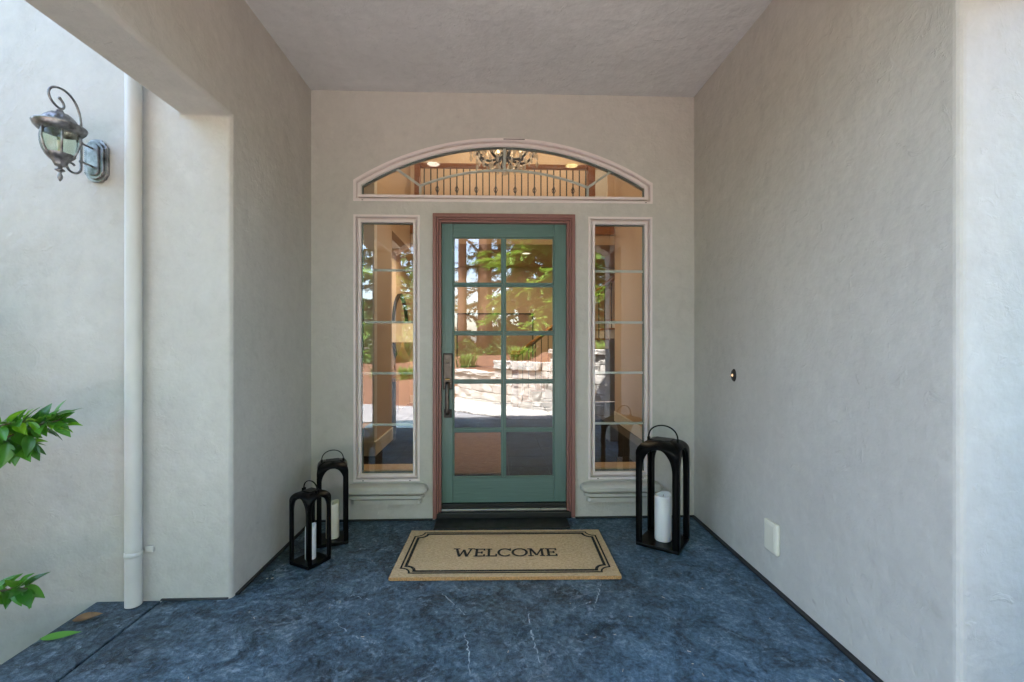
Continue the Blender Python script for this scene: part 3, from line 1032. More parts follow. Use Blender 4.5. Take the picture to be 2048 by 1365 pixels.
# framed panel on the back wall
pc = thing('framed_picture', 'large dark framed picture on the far hall wall behind the door glass', 'picture', (-0.03, IY - 0.004, 1.30))
obj('frame', sheet(rect(-0.80, 0.80, -0.56, 0.56), [rect(-0.775, 0.775, -0.535, 0.535)], -0.035, 0.0), 'iron', pc)
bm = bmesh.new(); box(bm, -0.775, 0.775, -0.018, -0.002, -0.535, 0.535); obj('canvas', bm, 'picture_tone', pc)

# round mirror on the hall wall, console, lamp, vases
mr = thing('wall_mirror', 'round black framed mirror on the hall wall behind the left sidelight', 'mirror', (-1.797, 5.30, 1.50), R(-90))
bm = bmesh.new()
ring = [(0.62 * math.cos(2 * math.pi * i / 48), 0.0, 0.62 * math.sin(2 * math.pi * i / 48)) for i in range(49)]
n = 48
rs = []
for i in range(n):
    a = 2 * math.pi * i / n
    rs.append([bm.verts.new((r_ * math.cos(a), y_, r_ * math.sin(a))) for r_, y_ in ((0.66, 0.002), (0.66, 0.04), (0.59, 0.04), (0.59, 0.002))])
for i in range(n):
    for k in range(4):
        bm.faces.new([rs[i][k], rs[(i + 1) % n][k], rs[(i + 1) % n][(k + 1) % 4], rs[i][(k + 1) % 4]])
bmesh.ops.transform(bm, matrix=Matrix.Rotation(math.pi, 4, 'Z'), verts=bm.verts)
obj('frame', bm, 'iron', mr)
bm = bmesh.new()
bm.faces.new([bm.verts.new((0.60 * math.cos(2 * math.pi * i / 48), -0.012, 0.60 * math.sin(2 * math.pi * i / 48))) for i in range(48)])
obj('mirror_glass', bm, 'mirror_glass', mr)
for o in mr.children:
    o.rotation_euler = (0, 0, math.pi)
ct = thing('console_table', 'dark console table below the round mirror behind the left sidelight', 'table', (-1.60, 3.9, 0))
bm = bmesh.new(); box(bm, -0.17, 0.22, -0.85, 0.95, 0.72, 0.77); obj('top', bm, 'oak', ct, bevel=0.004)
for sx in (-0.14, 0.19):
    for sy in (-0.80, 0.90):
        bm = bmesh.new(); box(bm, sx - 0.025, sx + 0.025, sy - 0.025, sy + 0.025, 0.004, 0.72); obj('leg', bm, 'iron', ct)
tl = thing('table_lamp', 'table lamp with cream drum shade in front of the round mirror', 'lamp', (-1.42, 3.70, 0.77))
bm = bmesh.new(); lathe(bm, [(0, 0), (0.09, 0), (0.10, 0.03), (0.13, 0.12), (0.10, 0.26), (0.03, 0.40), (0.015, 0.50), (0, 0.50)], 20); obj('base', bm, 'ceramic', tl, smooth=True)
bm = bmesh.new(); lathe(bm, [(0.185, 0.49), (0.165, 0.79), (0.160, 0.79), (0.180, 0.49), (0.185, 0.49)], 28); obj('lamp_shade', bm, 'lampshade', tl, smooth=False)
def vase(x, y, label, seed):
    t = thing('grass_vase', label, 'vase', (x, y, 0.77))
    bm = bmesh.new(); lathe(bm, [(0, 0), (0.05, 0), (0.085, 0.06), (0.09, 0.12), (0.05, 0.20), (0.035, 0.22), (0.03, 0.20), (0, 0.18)], 18); obj('vase_body', bm, 'ceramic', t, smooth=True)
    q = random.Random(seed)
    bm = bmesh.new()
    for i in range(60):
        a = q.uniform(0, 6.28); L = q.uniform(.25, .42)
        x1, y1 = math.cos(a) * q.uniform(.0, .16), math.sin(a) * q.uniform(.0, .16)
        tube(bm, [(0, 0, .2), (x1 * .5, y1 * .5, .2 + L * .6), (x1, y1, .2 + L * .85)], [.002, .006, .002], 4)
    p = obj('dried_grass', bm, 'plume', t); p['kind'] = 'stuff'
vase(-1.43, 4.15, 'vase of dried grass on the console beside the table lamp', 5)

# chandelier
ch = thing('chandelier', 'black iron chandelier hung with crystal drops behind the top of the arched window', 'chandelier', (0.093, 2.0, 3.19))
bm = bmesh.new(); tube(bm, [(0, 0, 0.62), (0, 0, 2.60)], 0.008, 6); obj('chain', bm, 'iron', ch)
bm = bmesh.new(); lathe(bm, [(0, 0.14), (0.02, 0.14), (0.035, 0.19), (0.06, 0.22), (0.04, 0.27), (0.02, 0.32), (0.02, 0.5), (0.04, 0.55), (0.015, 0.62), (0, 0.62)], 16); obj('stem', bm, 'iron', ch, smooth=True)
bm = bmesh.new(); lathe(bm, [(0, 0), (0.02, 0.006), (0.034, 0.025), (0.036, 0.04), (0.026, 0.062), (0.008, 0.075), (0, 0.08)], 14); obj('crystal_ball', bm, 'crystal', ch)
bm = bmesh.new(); lathe(bm, [(0, -0.03), (0.006, -0.024), (0.0115, -0.012), (0.012, 0.0), (0.007, 0.014), (0.001, 0.028), (0, 0.03)], 8)
me_drop = bpy.data.meshes.new('drop'); bm.to_mesh(me_drop); bm.free(); me_drop.materials.append(M['crystal'])
q = random.Random(2)
for k in range(8):
    a = 2 * math.pi * k / 8 + 0.2
    ca, sa = math.cos(a), math.sin(a)
    rr = 0.36
    P = bez((0.02, 0, 0.24), (0.16, 0, 0.10), (0.28, 0, 0.14), (rr, 0, 0.30), 10)
    bm = bmesh.new(); tube(bm, [(p[0] * ca, p[0] * sa, p[2]) for p in P], 0.015, 7)
    arm = obj('arm', bm, 'iron', ch, smooth=True)
    bm = bmesh.new(); lathe(bm, [(0, 0.29), (0.03, 0.295), (0.045, 0.315), (0.012, 0.32), (0.012, 0.40), (0, 0.40)], 12, rr * ca, rr * sa); obj('candle_cup', bm, 'iron', arm)
    bm = bmesh.new(); lathe(bm, [(0, 0.40), (0.012, 0.41), (0.017, 0.43), (0.008, 0.46), (0, 0.475)], 10, rr * ca, rr * sa); obj('bulb', bm, 'bulb', arm)
    for j in range(3):
        b2 = a + (j - 1) * 0.20
        r2 = rr + (0.03 if j == 1 else -0.01)
        for m in range(2 if j == 1 else 1):
            share('crystal_drop', me_drop, ch, (r2 * math.cos(b2), r2 * math.sin(b2), 0.25 - 0.065 * m - 0.02 * q.random()), (0, 0, q.uniform(0, 3)), (1.5, 1.5, 1.5))
for rr, z, n in ((0.09, 0.09, 8), (0.17, 0.12, 13), (0.25, 0.15, 17), (0.31, 0.20, 18), (0.12, 0.28, 10), (0.22, 0.30, 15), (0.34, 0.36, 20), (0.28, 0.42, 16), (0.18, 0.40, 14)):
    for i in range(n):
        a = 2 * math.pi * i / n + z * 7
        share('crystal_drop', me_drop, ch, (rr * math.cos(a), rr * math.sin(a), z + q.uniform(-.02, .02)), (0, 0, a), (1.35, 1.35, q.uniform(1.1, 1.6)))
ld = bpy.data.lights.new('chandelier_light', 'POINT'); ld.energy = 6.0; ld.color = (1.0, 0.72, 0.46); ld.shadow_soft_size = 0.30
lo = bpy.data.objects.new('chandelier_light', ld); C.objects.link(lo); lo.location = (0, 0, 0.85); lo.parent = ch

def downlight(x, y, z, label, lens, energy, col, group):
    t = thing('recessed_light', label, 'ceiling light', (x, y, z), 0, group)
    bm = bmesh.new(); lathe(bm, [(0.070, -0.001), (0.070, -0.006), (0.098, -0.008), (0.100, -0.002), (0.100, -0.001), (0.070, -0.001)], 32); obj('trim_ring', bm, 'interior_white', t)
    bm = bmesh.new(); lathe(bm, [(0, -0.003), (0.069, -0.003), (0.069, -0.001), (0, -0.001)], 32); obj('lens', bm, lens, t)
    d = bpy.data.lights.new('recessed_light_lamp', 'AREA'); d.shape = 'DISK'; d.size = 0.12; d.energy = energy; d.color = col
    o = bpy.data.objects.new('recessed_light_lamp', d); C.objects.link(o); o.location = (0, 0, -0.012); o.parent = t
    return t
WARM = (1.0, 0.78, 0.52)
downlight(-0.63, -1.25, ZC, 'lit round ceiling light reflected at the left end of the arched window', 'lens_white', 0.02, (1.0, 0.9, 0.76), 'porch ceiling lights')
downlight(0.76, -1.25, ZC, 'lit yellowish round ceiling light reflected at the right end of the arched window', 'lens_warm', 0.02, (1.0, 0.80, 0.40), 'porch ceiling lights')
downlight(0.52, 4.75, 2.82, 'lit round ceiling light seen through the top right door pane', 'lens_white', 2.8, WARM, 'hall ceiling lights')
downlight(-1.05, 4.75, 2.82, 'unseen ceiling light added under the balcony near the mirror wall', 'lens_white', 2.8, WARM, 'hall ceiling lights')  # this and the next two are unseen lamps added to light the hall
downlight(-0.6, 5.3, 5.8, 'unseen ceiling light added above the balcony on the mirror side', 'lens_white', 2.8, WARM, 'hall ceiling lights')
downlight(1.2, 5.3, 5.8, 'unseen ceiling light added above the balcony on the stair side', 'lens_white', 2.8, WARM, 'hall ceiling lights')

# ================================================================== DOOR
df = thing('door_frame', 'brownish red painted timber frame round the green door', 'door frame', (AX, 0, 0))
def frame_ring(bm, x0, x1, z0, z1, w, y0, y1):
    box(bm, x0, x0 + w, y0, y1, z0, z1 - w)
    box(bm, x1 - w, x1, y0, y1, z0, z1 - w)
    box(bm, x0, x1, y0, y1, z1 - w + 0.0005, z1)
# casing with three steps, each jamb and head its own part
for (nm, x0, x1, z0, z1, hor) in (('jamb', -0.512, -0.482, 0.012, 2.190, 0), ('jamb', 0.478, 0.508, 0.012, 2.190, 0)):
    sgn = 1 if x0 < 0 else -1
    edge = x0 if sgn > 0 else x1
    bm = bmesh.new()
    steps = [(0.0, 0.026, -0.022), (0.0265, 0.040, -0.010), (0.0405, 0.0565, 0.006)]
    for a, b, yy in steps:
        xa, xb = edge + sgn * a, edge + sgn * b
        box(bm, min(xa, xb), max(xa, xb), yy, 0.12, z0, z1 - a)
    obj(nm, bm, 'frame_red', df, bevel=0.003)
bm = bmesh.new()
for a, b, yy in ((0.0, 0.026, -0.0225), (0.0265, 0.040, -0.0105), (0.0405, 0.0565, 0.0055)):
    box(bm, -0.512 + a, 0.508 - a, yy, 0.1195, 2.190 - b, 2.1905 - a)
obj('head', bm, 'frame_red', df, bevel=0.003)
th = thing('door_threshold', 'black door sill with a dull metal strip under the green door', 'threshold', (AX, 0, 0))
bm = bmesh.new(); box(bm, -0.4845, 0.4805, -0.012, 0.16, 0.001, 0.050); obj('sill', bm, 'threshold_dark', th, bevel=0.006)
bm = bmesh.new(); box(bm, -0.455, 0.451, 0.012, 0.15, 0.0505, 0.068); obj('metal_strip', bm, 'threshold_metal', th, bevel=0.004)
bm = bmesh.new(); box(bm, -0.455, 0.451, 0.028, 0.12, 0.0685, 0.1005); obj('weather_sweep', bm, 'threshold_dark', th, bevel=0.003)
bm = bmesh.new(); box(bm, -0.485, 0.445, -0.195, -0.0125, 0.001, 0.014); obj('sill_pan', bm, 'threshold_dark', th, bevel=0.006)

DX0, DX1, DZ0, DZ1 = -0.408, 0.520, 0.102, 2.142
dr = thing('front_door', 'green painted front door with ten glass panes and bronze handle', 'door', (DX0, 0.05, DZ0))
def dpart(name, b, mat, bevel=0.003):
    bm = bmesh.new(); box(bm, b[0] - DX0, b[1] - DX0, b[2] - 0.05, b[3] - 0.05, b[4] - DZ0, b[5] - DZ0)
    return obj(name, bm, mat, dr, bevel=bevel)
cols = [(-0.306, 0.033), (0.071, 0.412)]
PH, PG = 0.3205, 0.0332
rows = [(2.028 - i * (PH + PG) - PH, 2.028 - i * (PH + PG)) for i in range(5)]
gb = 0.011                                             # glazing bead
Y0, Y1 = 0.050, 0.095
dpart('stile', (DX0, cols[0][0] - gb, Y0, Y1, DZ0, DZ1), 'door_v')
dpart('stile', (cols[1][1] + gb, DX1, Y0, Y1, DZ0, DZ1), 'door_v')
RX0, RX1 = cols[0][0] - gb + 0.0006, cols[1][1] + gb - 0.0006
dpart('rail', (RX0, RX1, Y0 + 0.0006, Y1, rows[0][1] + gb, DZ1), 'door_h')
dpart('rail', (RX0, RX1, Y0 + 0.0006, Y1, DZ0, rows[4][0] - gb), 'door_h')
dpart('muntin', (cols[0][1] + gb, cols[1][0] - gb, Y0 + 0.002, Y1 - 0.002, rows[4][0] - gb + 0.0005, rows[0][1] + gb - 0.0005), 'door_v')
for i in range(4):
    for c in range(2):
        dpart('muntin', (cols[c][0] - gb + 0.001, cols[c][1] + gb - 0.001, Y0 + 0.003, Y1 - 0.003, rows[i + 1][1] + gb, rows[i][0] - gb), 'door_h')
for i in range(5):
    for c in range(2):
        x0, x1 = cols[c]
        z0, z1 = rows[i]
        pn = dpart('pane', (x0 - 0.006, x1 + 0.006, 0.066, 0.072, z0 - 0.006, z1 + 0.006), 'glass', 0)
        o = obj('glazing_bead', sheet(rect(x0 - gb + .0004 - DX0, x1 + gb - .0004 - DX0, z0 - gb + .0004 - DZ0, z1 + gb - .0004 - DZ0), [rect(x0 - DX0, x1 - DX0, z0 - DZ0, z1 - DZ0)], 0.008, 0.0155), 'door_h', dr, bevel=0.003)
# handle set
hs = obj('handle_set', sheet([(-0.028, -0.125), (0.028, -0.125), (0.028, 0.125), (-0.028, 0.125)], [], -0.012, 0.0), 'aged_bronze', dr, bevel=0.005)
hs.location = (-0.353 - DX0, 0, 1.060 - DZ0)
bm = bmesh.new(); box(bm, -0.0345, 0.0345, -0.0060, 0.0005, -0.132, 0.132); o = obj('backing_plate', bm, 'dark_bronze', hs, bevel=0.002)
bm = bmesh.new(); lathe(bm, [(0, 0.006), (0.010, 0.006), (0.011, 0.004), (0.017, 0.004), (0.0185, 0.0), (0, 0)], 20, mtx=Matrix.Translation((0, -0.0122, 0.073)) @ Matrix.Rotation(R(90), 4, 'X')); obj('lock_cylinder', bm, 'aged_bronze', hs, smooth=False)
bm = bmesh.new(); box(bm, -0.018, 0.018, -0.040, -0.0125, -0.062, -0.050); obj('thumb_latch', bm, 'brass', hs, bevel=0.005)
bm = bmesh.new()
tube(bm, [(0, -0.012, -0.086), (0, -0.040, -0.087), (0, -0.055, -0.100), (0, -0.060, -0.16), (0, -0.060, -0.26), (0, -0.055, -0.295), (0, -0.030, -0.308), (0, -0.004, -0.308)], [.020, .018, .016, .0145, .0145, .0145, .014, .014], 10, flat=(1.0, 0.6))
obj('pull_handle', bm, 'aged_bronze', hs, smooth=True)
bm = bmesh.new(); box(bm, -0.029, 0.029, -0.007, 0.0, -0.338, -0.276); obj('foot_plate', bm, 'dark_bronze', hs, bevel=0.003)

# ================================================================== WINDOWS
def win_frame(t, outer, inner, mat, y0, y1, name, bevel=0.002):
    return obj(name, sheet(outer, [inner], y0, y1), mat, t, bevel=bevel)
def off_rect(r, d):
    (x0, z0), (x1, _), (_, z1), _ = r
    return rect(x0 + d, x1 - d, z0 + d, z1 - d)
BARS = [1.791, 1.416, 1.047, 0.676]
for i, (a, b) in enumerate(SIDE):
    lab = ['tall narrow sidelight window with pink white frame, on the left of the green door',
           'tall narrow sidelight window with pink white frame, behind the large black lantern'][i]
    cx_ = (a + b) / 2
    t = thing('sidelight_window', lab, 'window', (cx_, 0, 0), 0, 'sidelight windows')
    r0 = rect(a - cx_, b - cx_, SZ0, SZ1)
    fr = win_frame(t, r0, off_rect(r0, 0.0155), 'frame_pink', -0.008, 0.07, 'frame')
    sa = win_frame(t, off_rect(r0, 0.0157), off_rect(r0, 0.0325), 'frame_pink', 0.036, 0.07, 'frame_recess', 0.001)
    ss = win_frame(t, off_rect(r0, 0.0327), off_rect(r0, 0.050), 'frame_pink', 0.004, 0.07, 'sash')
    win_frame(t, off_rect(r0, 0.0502), off_rect(r0, 0.056), 'spacer', 0.034, 0.060, 'spacer', 0)
    (gx0, gz0), (gx1, _), (_, gz1), _ = off_rect(r0, 0.0495)
    bm = bmesh.new(); box(bm, gx0, gx1, 0.028, 0.032, gz0, gz1); obj('pane', bm, 'glass', t)
    for z in BARS:
        bm = bmesh.new(); box(bm, gx0 + 0.002, gx1 - 0.002, 0.040, 0.046, z - 0.0085, z + 0.0085); obj('grid_bar', bm, 'grid_bar', t)
    for xx in (gx0 + 0.02, gx1 - 0.02):
        bm = bmesh.new(); box(bm, xx - 0.006, xx + 0.006, -0.0085, -0.0070, SZ0 + 0.006, SZ0 + 0.011); obj('weep_hole', bm, 'black_hole', fr)
    bm = bmesh.new(); box(bm, gx0 - 0.05, gx1 + 0.05, 0.075, 0.24, gz0 - 0.035, gz0 + 0.012); obj('inner_sill', bm, 'pale_wood', t, bevel=0.003)
    # moulded stucco sill with rounded ends: outline in plan lofted through a profile
    prof = [(0.000, 0.268), (0.045, 0.264), (0.070, 0.254), (0.084, 0.238), (0.084, 0.216), (0.074, 0.206), (0.040, 0.204),
            (0.040, 0.194), (0.058, 0.192), (0.058, 0.170), (0.020, 0.168), (0.020, 0.158), (0.036, 0.156), (0.036, 0.126), (0.000, 0.122)]
    hw_ = (b - a) / 2 + 0.060
    bm = bmesh.new()
    rings = []
    for d, z in prof:
        e = max(d, 0.0005)
        x = hw_ - 0.084 + d
        rr = min(0.045, e)
        ring = [(-x, 0.002)]
        for k in range(6):
            u = k / 5 * math.pi / 2
            ring.append((-x + rr - rr * math.cos(u), -(e - rr) - rr * math.sin(u)))
        ring += [(-p[0], p[1]) for p in reversed(ring)]
        rings.append([bm.verts.new((p[0], p[1], z)) for p in ring])
    for A, B in zip(rings, rings[1:]):
        for k in range(len(A) - 1):
            bm.faces.new([A[k], A[k + 1], B[k + 1], B[k]])
    bm.faces.new(rings[0]); bm.faces.new(rings[-1])
    obj('sill', bm, 'stucco_sill', t)

tw = thing('arched_transom', 'wide arched window with pink white frame above the green door', 'window', (0, 0, 0))
def tring(off):
    return arch_ring(TR_HW, TR_ZB, TR_ZS, TR_R, 48, off)
fr = win_frame(tw, tring(0), tring(0.0155), 'frame_pink', -0.008, 0.07, 'frame', 0)
win_frame(tw, tring(0.0157), tring(0.0325), 'frame_pink', 0.036, 0.07, 'frame_recess', 0)
win_frame(tw, tring(0.0327), tring(0.050), 'frame_pink', 0.004, 0.07, 'sash', 0)
win_frame(tw, tring(0.0502), tring(0.058), 'spacer', 0.034, 0.060, 'spacer', 0)
obj('pane', sheet(tring(0.0495), [], 0.028, 0.032), 'glass', tw)
def bar_path(pts, w, y0, y1):
    """flat bar following (x,z) points"""
    L, Rr = [], []
    for i in range(len(pts)):
        p, q_ = pts[max(i - 1, 0)], pts[min(i + 1, len(pts) - 1)]
        dx, dz = q_[0] - p[0], q_[1] - p[1]
        l_ = math.hypot(dx, dz)
        L.append((pts[i][0] - dz / l_ * w / 2, pts[i][1] + dx / l_ * w / 2))
        Rr.append((pts[i][0] + dz / l_ * w / 2, pts[i][1] - dx / l_ * w / 2))
    return sheet(L + Rr[::-1], [], y0, y1)
jx, jz, apx = 0.610, 2.405, 2.523
sg = apx - jz
ra = (jx * jx + sg * sg) / (2 * sg)
aa = math.asin(jx / ra)
arc = [(AX + ra * math.sin(-aa + 2 * aa * i / 30), apx - ra + ra * math.cos(-aa + 2 * aa * i / 30)) for i in range(31)]
obj('grid_bar', bar_path(arc, 0.017, 0.040, 0.046), 'grid_bar', tw)
for s_ in (-1, 1):
    obj('grid_bar', bar_path([(AX + s_ * jx, jz + 0.004), (AX + s_ * jx, TR_ZB + 0.05)], 0.017, 0.0402, 0.0462), 'grid_bar', tw)
    obj('grid_bar', bar_path([(AX + s_ * (jx - 0.002), jz - 0.002), (AX + s_ * 0.800, 2.538)], 0.017, 0.0404, 0.0464), 'grid_bar', tw)
obj('grid_bar', bar_path([(AX, apx), (AX, 2.688)], 0.017, 0.0404, 0.0464), 'grid_bar', tw)
for xx in (AX - TR_HW + 0.065, AX + TR_HW - 0.05):
    bm = bmesh.new(); box(bm, xx - 0.006, xx + 0.006, -0.0085, -0.0070, TR_ZB + 0.004, TR_ZB + 0.009); obj('weep_hole', bm, 'black_hole', fr)
bm = bmesh.new(); box(bm, AX - 0.008, AX + 0.145, -0.0092, -0.0070, 2.7270, 2.7325); obj('frame_seam', bm, 'dark_bronze', fr)

# ================================================================== WALL FITTINGS
# downspout
dp = thing('downspout', 'round painted rain pipe running down the stucco corner by the lamp', 'pipe', (-1.755, YP - 0.045, 0))
bm = bmesh.new()
tube(bm, [(0, 0, 0.004), (0, 0, 4.4)], 0.0345, 28, caps=False)
obj('pipe', bm, 'pipe_paint', dp, smooth=True)
bm = bmesh.new(); lathe(bm, [(0.0350, 0.24), (0.0375, 0.242), (0.0375, 0.262), (0.0350, 0.264), (0.0350, 0.24)], 24); st_ = obj('strap', bm, 'pipe_paint', dp, smooth=True)
bm = bmesh.new(); box(bm, 0.030, 0.068, 0.030, 0.0445, 0.242, 0.272); obj('bracket', bm, 'pipe_paint', dp, bevel=0.004)
bm = bmesh.new(); lathe(bm, [(0.0347, 2.90), (0.0360, 2.902), (0.0360, 2.930), (0.0347, 2.932), (0.0347, 2.90)], 24); obj('collar', bm, 'pipe_paint', dp, smooth=True)

# wall lamp
wlp = thing('wall_lantern', 'antique bronze lantern lamp with scroll arm on the stucco wall', 'wall lamp', (-1.955, YP, 2.160))
wlp.scale = (0.89, 0.97, 0.89)
def plate_outline(w, h, k):
    pts = []
    # shaped plate: straight sides, stepped shoulders, arched top and bottom
    top = [(w, h * 0.62), (w * 0.86, h * 0.70), (w * 0.72, h * 0.86)]
    for i in range(7):
        u = i / 6
        top.append((w * 0.6 * math.cos(u * math.pi), h * (0.88 + 0.12 * math.sin(u * math.pi))))
    top += [(-w * 0.72, h * 0.86), (-w * 0.86, h * 0.70), (-w, h * 0.62)]
    return top + [(-x, -z) for x, z in top]
bp = obj('back_plate', sheet(plate_outline(0.060, 0.118, 0), [], -0.018, -0.001), 'oil_bronze', wlp, bevel=0.003)
obj('plate_step', sheet(plate_outline(0.049, 0.103, 0), [], -0.030, -0.0185), 'oil_bronze', bp, bevel=0.004)
obj('plate_panel', sheet([(0.03, -0.07), (0.03, 0.07), (0.018, 0.085), (-0.018, 0.085), (-0.03, 0.07), (-0.03, -0.07), (-0.018, -0.085), (0.018, -0.085)], [], -0.038, -0.0305), 'oil_bronze', bp, bevel=0.004)
for i in range(13):                                     # beading down both sides
    for s_ in (-1, 1):
        z = -0.066 + 0.011 * i
        bm = bmesh.new(); box(bm, s_ * 0.0545 - 0.004, s_ * 0.0545 + 0.004, -0.022, -0.0175, z - 0.0035, z + 0.0035); obj('bead', bm, 'oil_bronze', bp)
RY = -0.100                                            # rod distance from the wall
P = bez((0, RY, 0.13), (0, RY, 0.26), (0, RY - 0.06, 0.288), (0, RY - 0.10, 0.285), 12)
P += bez((0, RY - 0.10, 0.285), (0, RY - 0.17, 0.280), (0, RY - 0.185, 0.21), (0, RY - 0.125, 0.185), 12)[1:]
P += bez((0, RY - 0.125, 0.185), (0, RY - 0.085, 0.170), (0, RY - 0.075, 0.215), (0, RY - 0.110, 0.232), 10)[1:]
bm = bmesh.new(); tube(bm, [(0, RY, 0.132)] + P[1:], 0.0058, 8); arm = obj('scroll_arm', bm, 'oil_bronze', wlp, smooth=True)
bm = bmesh.new(); lathe(bm, [(0, -0.008), (0.006, -0.006), (0.008, 0), (0.006, 0.006), (0, 0.008)], 10, mtx=Matrix.Translation((0, RY - 0.110, 0.232))); obj('scroll_tip', bm, 'oil_bronze', arm, smooth=True)
Q = [(0, RY, 0.130), (0, RY, 0.0), (0, RY, -0.07)] + bez((0, RY, -0.07), (0, RY, -0.125), (0, RY - 0.075, -0.130), (0, RY - 0.075, -0.085), 12)[1:] + bez((0, RY - 0.075, -0.085), (0, RY - 0.075, -0.065), (0, RY - 0.045, -0.065), (0, RY - 0.035, -0.075), 6)[1:]
bm = bmesh.new(); tube(bm, Q, 0.0058, 8); obj('hook_arm', bm, 'oil_bronze', wlp, smooth=True)
bm = bmesh.new(); lathe(bm, [(0, 0.122), (0.010, 0.123), (0.012, 0.130), (0.010, 0.137), (0, 0.138)], 12, 0, RY); obj('arm_collar', bm, 'oil_bronze', wlp, smooth=True)
for z in (0.058, -0.040):
    bm = bmesh.new(); tube(bm, [(0, RY - 0.004, z), (0, -0.03, z)], 0.0055, 8); so = obj('standoff', bm, 'oil_bronze', wlp)
    bm = bmesh.new(); lathe(bm, [(0, -0.009), (0.008, -0.006), (0.0105, 0), (0.008, 0.006), (0, 0.009)], 10, 0, RY, mtx=Matrix.Translation((0, 0, z))); obj('ball', bm, 'oil_bronze', so, smooth=True)
HY = -0.208
def lw(name, prof, mat, n=32, smooth=True, par=wlp, **k):
    bm = bmesh.new(); lathe(bm, prof, n, 0, HY, **k); return obj(name, bm, mat, par, smooth=smooth)
roof_ = lw('lid', [(0, 0.175), (0.012, 0.172), (0.016, 0.160), (0.040, 0.150), (0.058, 0.128), (0.066, 0.108), (0.064, 0.104)], 'oil_bronze', 48, flute=0.05, nf=12)
lw('brim', [(0.060, 0.108), (0.082, 0.104), (0.100, 0.097), (0.102, 0.092), (0.098, 0.086), (0.096, 0.078), (0.084, 0.064), (0.074, 0.058), (0.066, 0.058), (0.060, 0.104)], 'oil_bronze', 40, par=roof_)
lw('lamp_glass', [(0.070, 0.056), (0.073, 0.040), (0.072, 0.010), (0.064, -0.025), (0.050, -0.052), (0.036, -0.066), (0.034, -0.065), (0.048, -0.051), (0.062, -0.025), (0.070, 0.010), (0.071, 0.040), (0.068, 0.056)], 'lamp_glass', 32)
for k in range(6):
    a = 2 * math.pi * k / 6 + 0.35
    P = [(r_ * math.cos(a), HY + r_ * math.sin(a), z_) for r_, z_ in ((0.074, 0.058), (0.0775, 0.040), (0.0765, 0.010), (0.0680, -0.026), (0.0535, -0.054), (0.038, -0.070))]
    bm = bmesh.new(); tube(bm, P, 0.0048, 6); obj('cage_bar', bm, 'oil_bronze', wlp, smooth=True)
lw('bottom_cup', [(0.056, -0.050), (0.052, -0.060), (0.042, -0.072), (0.030, -0.084), (0.024, -0.100), (0.020, -0.108), (0.0, -0.110)], 'oil_bronze', 36, flute=0.05, nf=9)
fin = lw('finial', [(0, -0.108), (0.010, -0.110), (0.008, -0.118), (0.018, -0.126), (0.020, -0.130), (0.008, -0.137), (0.006, -0.144), (0.0115, -0.158), (0.010, -0.170), (0.004, -0.182), (0, -0.186)], 'oil_bronze', 16)
bm = bmesh.new(); tube(bm, [(0, HY, -0.06), (0, HY, 0.02)], 0.011, 10); obj('candle_sleeve', bm, 'wax_ivory', wlp, smooth=True)
bm = bmesh.new(); lathe(bm, [(0, 0.02), (0.010, 0.022), (0.014, 0.036), (0.006, 0.058), (0, 0.064)], 12, 0, HY); obj('bulb', bm, 'lamp_glass', wlp, smooth=True)

# doorbell and cover plate on the right wall
db = thing('doorbell', 'small dark oval doorbell with a glowing button on the stucco wall', 'doorbell', (XR, -0.562, 1.072))
bm = bmesh.new(); lathe(bm, [(0, 0.010), (0.012, 0.010), (0.024, 0.007), (0.029, 0.0), (0, 0)], 28, mtx=Matrix.Rotation(R(-90), 4, 'Y') @ Matrix.Diagonal((1.35, 1.0, 1.0, 1.0))); obj('plate', bm, 'dark_bronze', db, smooth=False)
bm = bmesh.new(); lathe(bm, [(0, 0.016), (0.006, 0.015), (0.0095, 0.010), (0, 0.0101)], 18, mtx=Matrix.Rotation(R(-90), 4, 'Y')); obj('button', bm, 'button_glow', db, smooth=True)
cp = thing('outlet_cover', 'cream rectangular cover plate low on the stucco wall', 'wall plate', (XR, -0.964, 0.262))
bm = bmesh.new(); box(bm, -0.022, 0.001, -0.058, 0.058, -0.080, 0.080); obj('cover', bm, 'cream_plastic', cp, bevel=0.010)
bm = bmesh.new(); box(bm, -0.0245, -0.0215, -0.040, 0.040, -0.064, 0.064); obj('raised_panel', bm, 'cream_plastic', cp, bevel=0.002)

# ================================================================== DOORMAT
mt = thing('doormat', 'tan coir doormat with black double border reading WELCOME', 'doormat', (0.054, -0.549, 0.0), R(-1.1))
MW, MD, MH = 0.6215, 0.303, 0.020
bm = bmesh.new()
nx, ny = 90, 40
q = random.Random(9)
top = [[bm.verts.new((-MW + 2 * MW * i / nx + (q.uniform(-.003, .003) if 0 < i < nx else q.uniform(-.002, .002)), -MD + 2 * MD * j / ny + q.uniform(-.002, .002), MH + q.uniform(-.0008, .0008))) for j in range(ny + 1)] for i in range(nx + 1)]
for i in range(nx):
    for j in range(ny):
        bm.faces.new([top[i][j], top[i + 1][j], top[i + 1][j + 1], top[i][j + 1]])
obj('pile', bm, 'coir', mt)
bm = bmesh.new()
edge = [top_ for top_ in []]
ring = [(-MW + 2 * MW * i / nx, -MD) for i in range(nx)] + [(MW, -MD + 2 * MD * j / ny) for j in range(ny)] + [(MW - 2 * MW * i / nx, MD) for i in range(nx)] + [(-MW, MD - 2 * MD * j / ny) for j in range(ny)]
lo_ = [bm.verts.new((x * 0.9985, y * 0.997, 0.0015)) for x, y in ring]
md_ = [bm.verts.new((x * (1 + q.uniform(0, .004)), y * (1 + q.uniform(0, .007)), 0.011)) for x, y in ring]
hi_ = [bm.verts.new((x * (1 + q.uniform(0, .003)), y * (1 + q.uniform(0, .006)), 0.0205)) for x, y in ring]
